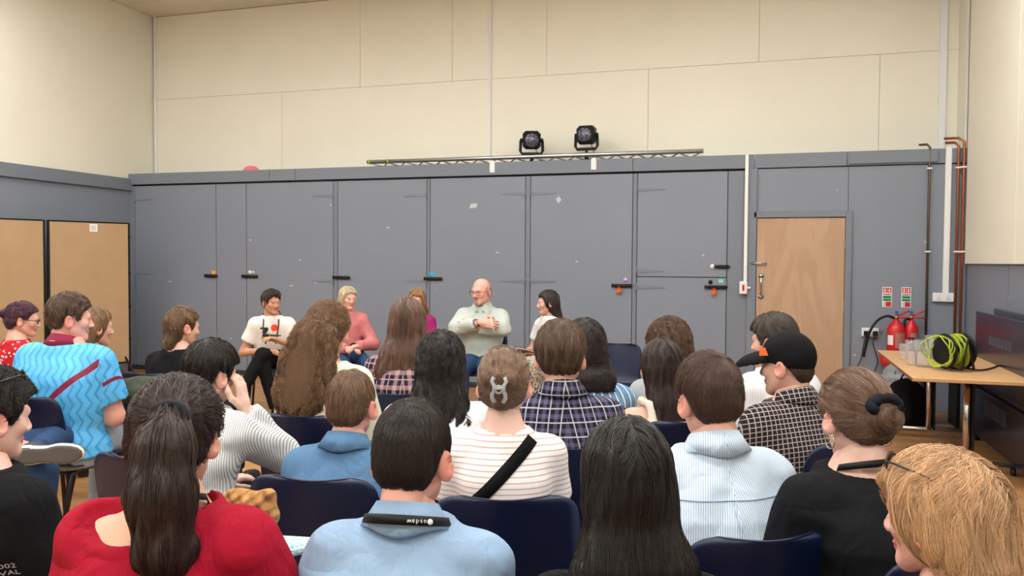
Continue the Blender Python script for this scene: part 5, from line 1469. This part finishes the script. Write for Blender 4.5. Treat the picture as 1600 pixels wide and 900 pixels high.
# ================================================================ audience, first row
P('A12', 'woman with long straight chestnut hair and navy-pink plaid top', 637, 465, 330, 0, 0, g=1.15, fem=True, skin='fair', seed=12, off=.07,
  hair=H('long', (98, 70, 56), t=.020, L=.34, w1=.100, w2=.150, n=9000, len=.2, jit=.07, crown=(0, .0, .12)), top=dict(kind='tee', mat=fabric((40, 40, 66), 'pink_plaid', plaid((36, 36, 60), (216, 180, 178), (200, 160, 160), .075)), ease=.014), legs=dict(mat=DJEANS))
P('A16', 'woman with dark bob in blue shirt with white stripes', 913, 497, 380, -12, -10, g=1.2, fem=True, skin='fair', seed=16, off=.07,
  hair=H('long', (42, 32, 30), t=.024, L=.185, w1=.108, w2=.112, wave=.005, n=7000, len=.14), top=dict(kind='long', mat=fabric((98, 138, 172), 'blue_white_stripe', vstripes((104, 144, 178), (232, 238, 242), .042, .007)), ease=.02), legs=dict(mat=DJEANS))
P('A19', 'person with curly brown hair in grey shirt behind long straight hair', 1045, 497, 335, -14, -10, g=1.22, fem=True, skin='fair', seed=19, off=.07,
  hair=H('long', (106, 80, 62), t=.034, L=.165, w1=.118, w2=.112, wave=.010, wf=45, jit=.5, messy=3, n=7000, len=.10, off=.01), top=dict(kind='long', mat=fabric((160, 168, 174), 'grey_cotton'), ease=.02), legs=dict(mat=DJEANS))
P('A21', 'dark-haired man in white shirt in front of the plywood door', 1208, 488, 333, -26, -48, g=1.16, skin='fair', seed=26, off=.08,
  hair=H('short', (82, 72, 66), t=.024, top=1.2, len=.06, messy=1, sweep=(0, -.5, 0)), brows=(70, 60, 54), top=dict(kind='long', mat=fabric((244, 244, 246), 'white_fine_stripe', vstripes((246, 246, 248), (222, 225, 230), .014, .003)), ease=.02), legs=dict(mat=BLACKT))

# ================================================================ bits carried by the audience
p = at(216, 612, 4.55)
def f_coat(f): f.ell((0, 0, .0), (.15, .12, .06), k=0); f.ell((.08, .03, .03), (.09, .08, .05), k=.04); f.ell((-.08, 0, .03), (.08, .07, .04), k=.04); f.ripple(.014, 28, 2)
blob_obj('folded_jacket', (-.25, -.2, -.12), (.25, .2, .16), .014, f_coat, fabric((66, 72, 60), 'olive_canvas', folds=.6), tuple(p), 'olive jacket bundled beside the person with the mullet', 'jacket', .3)
p = at(390, 806, 1.98)
def f_pouch(f): f.ell((0, 0, 0), (.075, .05, .06), k=0); f.cap((-.05, 0, .035), (.05, 0, .045), .022, k=.02); f.ripple(.005, 70, 4)
g = G('woven_straw'); x_, y_, z_ = g.xyz(); ch = ((x_ * 180).sin() * (z_ * 180).sin()); g.bump(ch, .8, .01); m_straw = g.done(g.mix(g.noise(60, 2), lin((206, 160, 104)), lin((160, 112, 66))), .8, .2)
pz = blob_obj('straw_pouch', (-.12, -.1, -.1), (.12, .1, .1), .007, f_pouch, m_straw, tuple(p), 'woven straw pouch held at the right shoulder of the red top', 'pouch')
p = at(436, 852, 2.02); bk = empty('patterned_folder', tuple(p), YAW - .15); bk.rotation_euler[0] = -.25; tag(bk, 'turquoise and white patterned cloth folder between red top and denim shirt', 'folder')
MB().bbox((-.09, -.13, -.012), (.09, .13, .012), .008).build('cover', fabric((120, 184, 200), 'turquoise_print', swirl), bk)
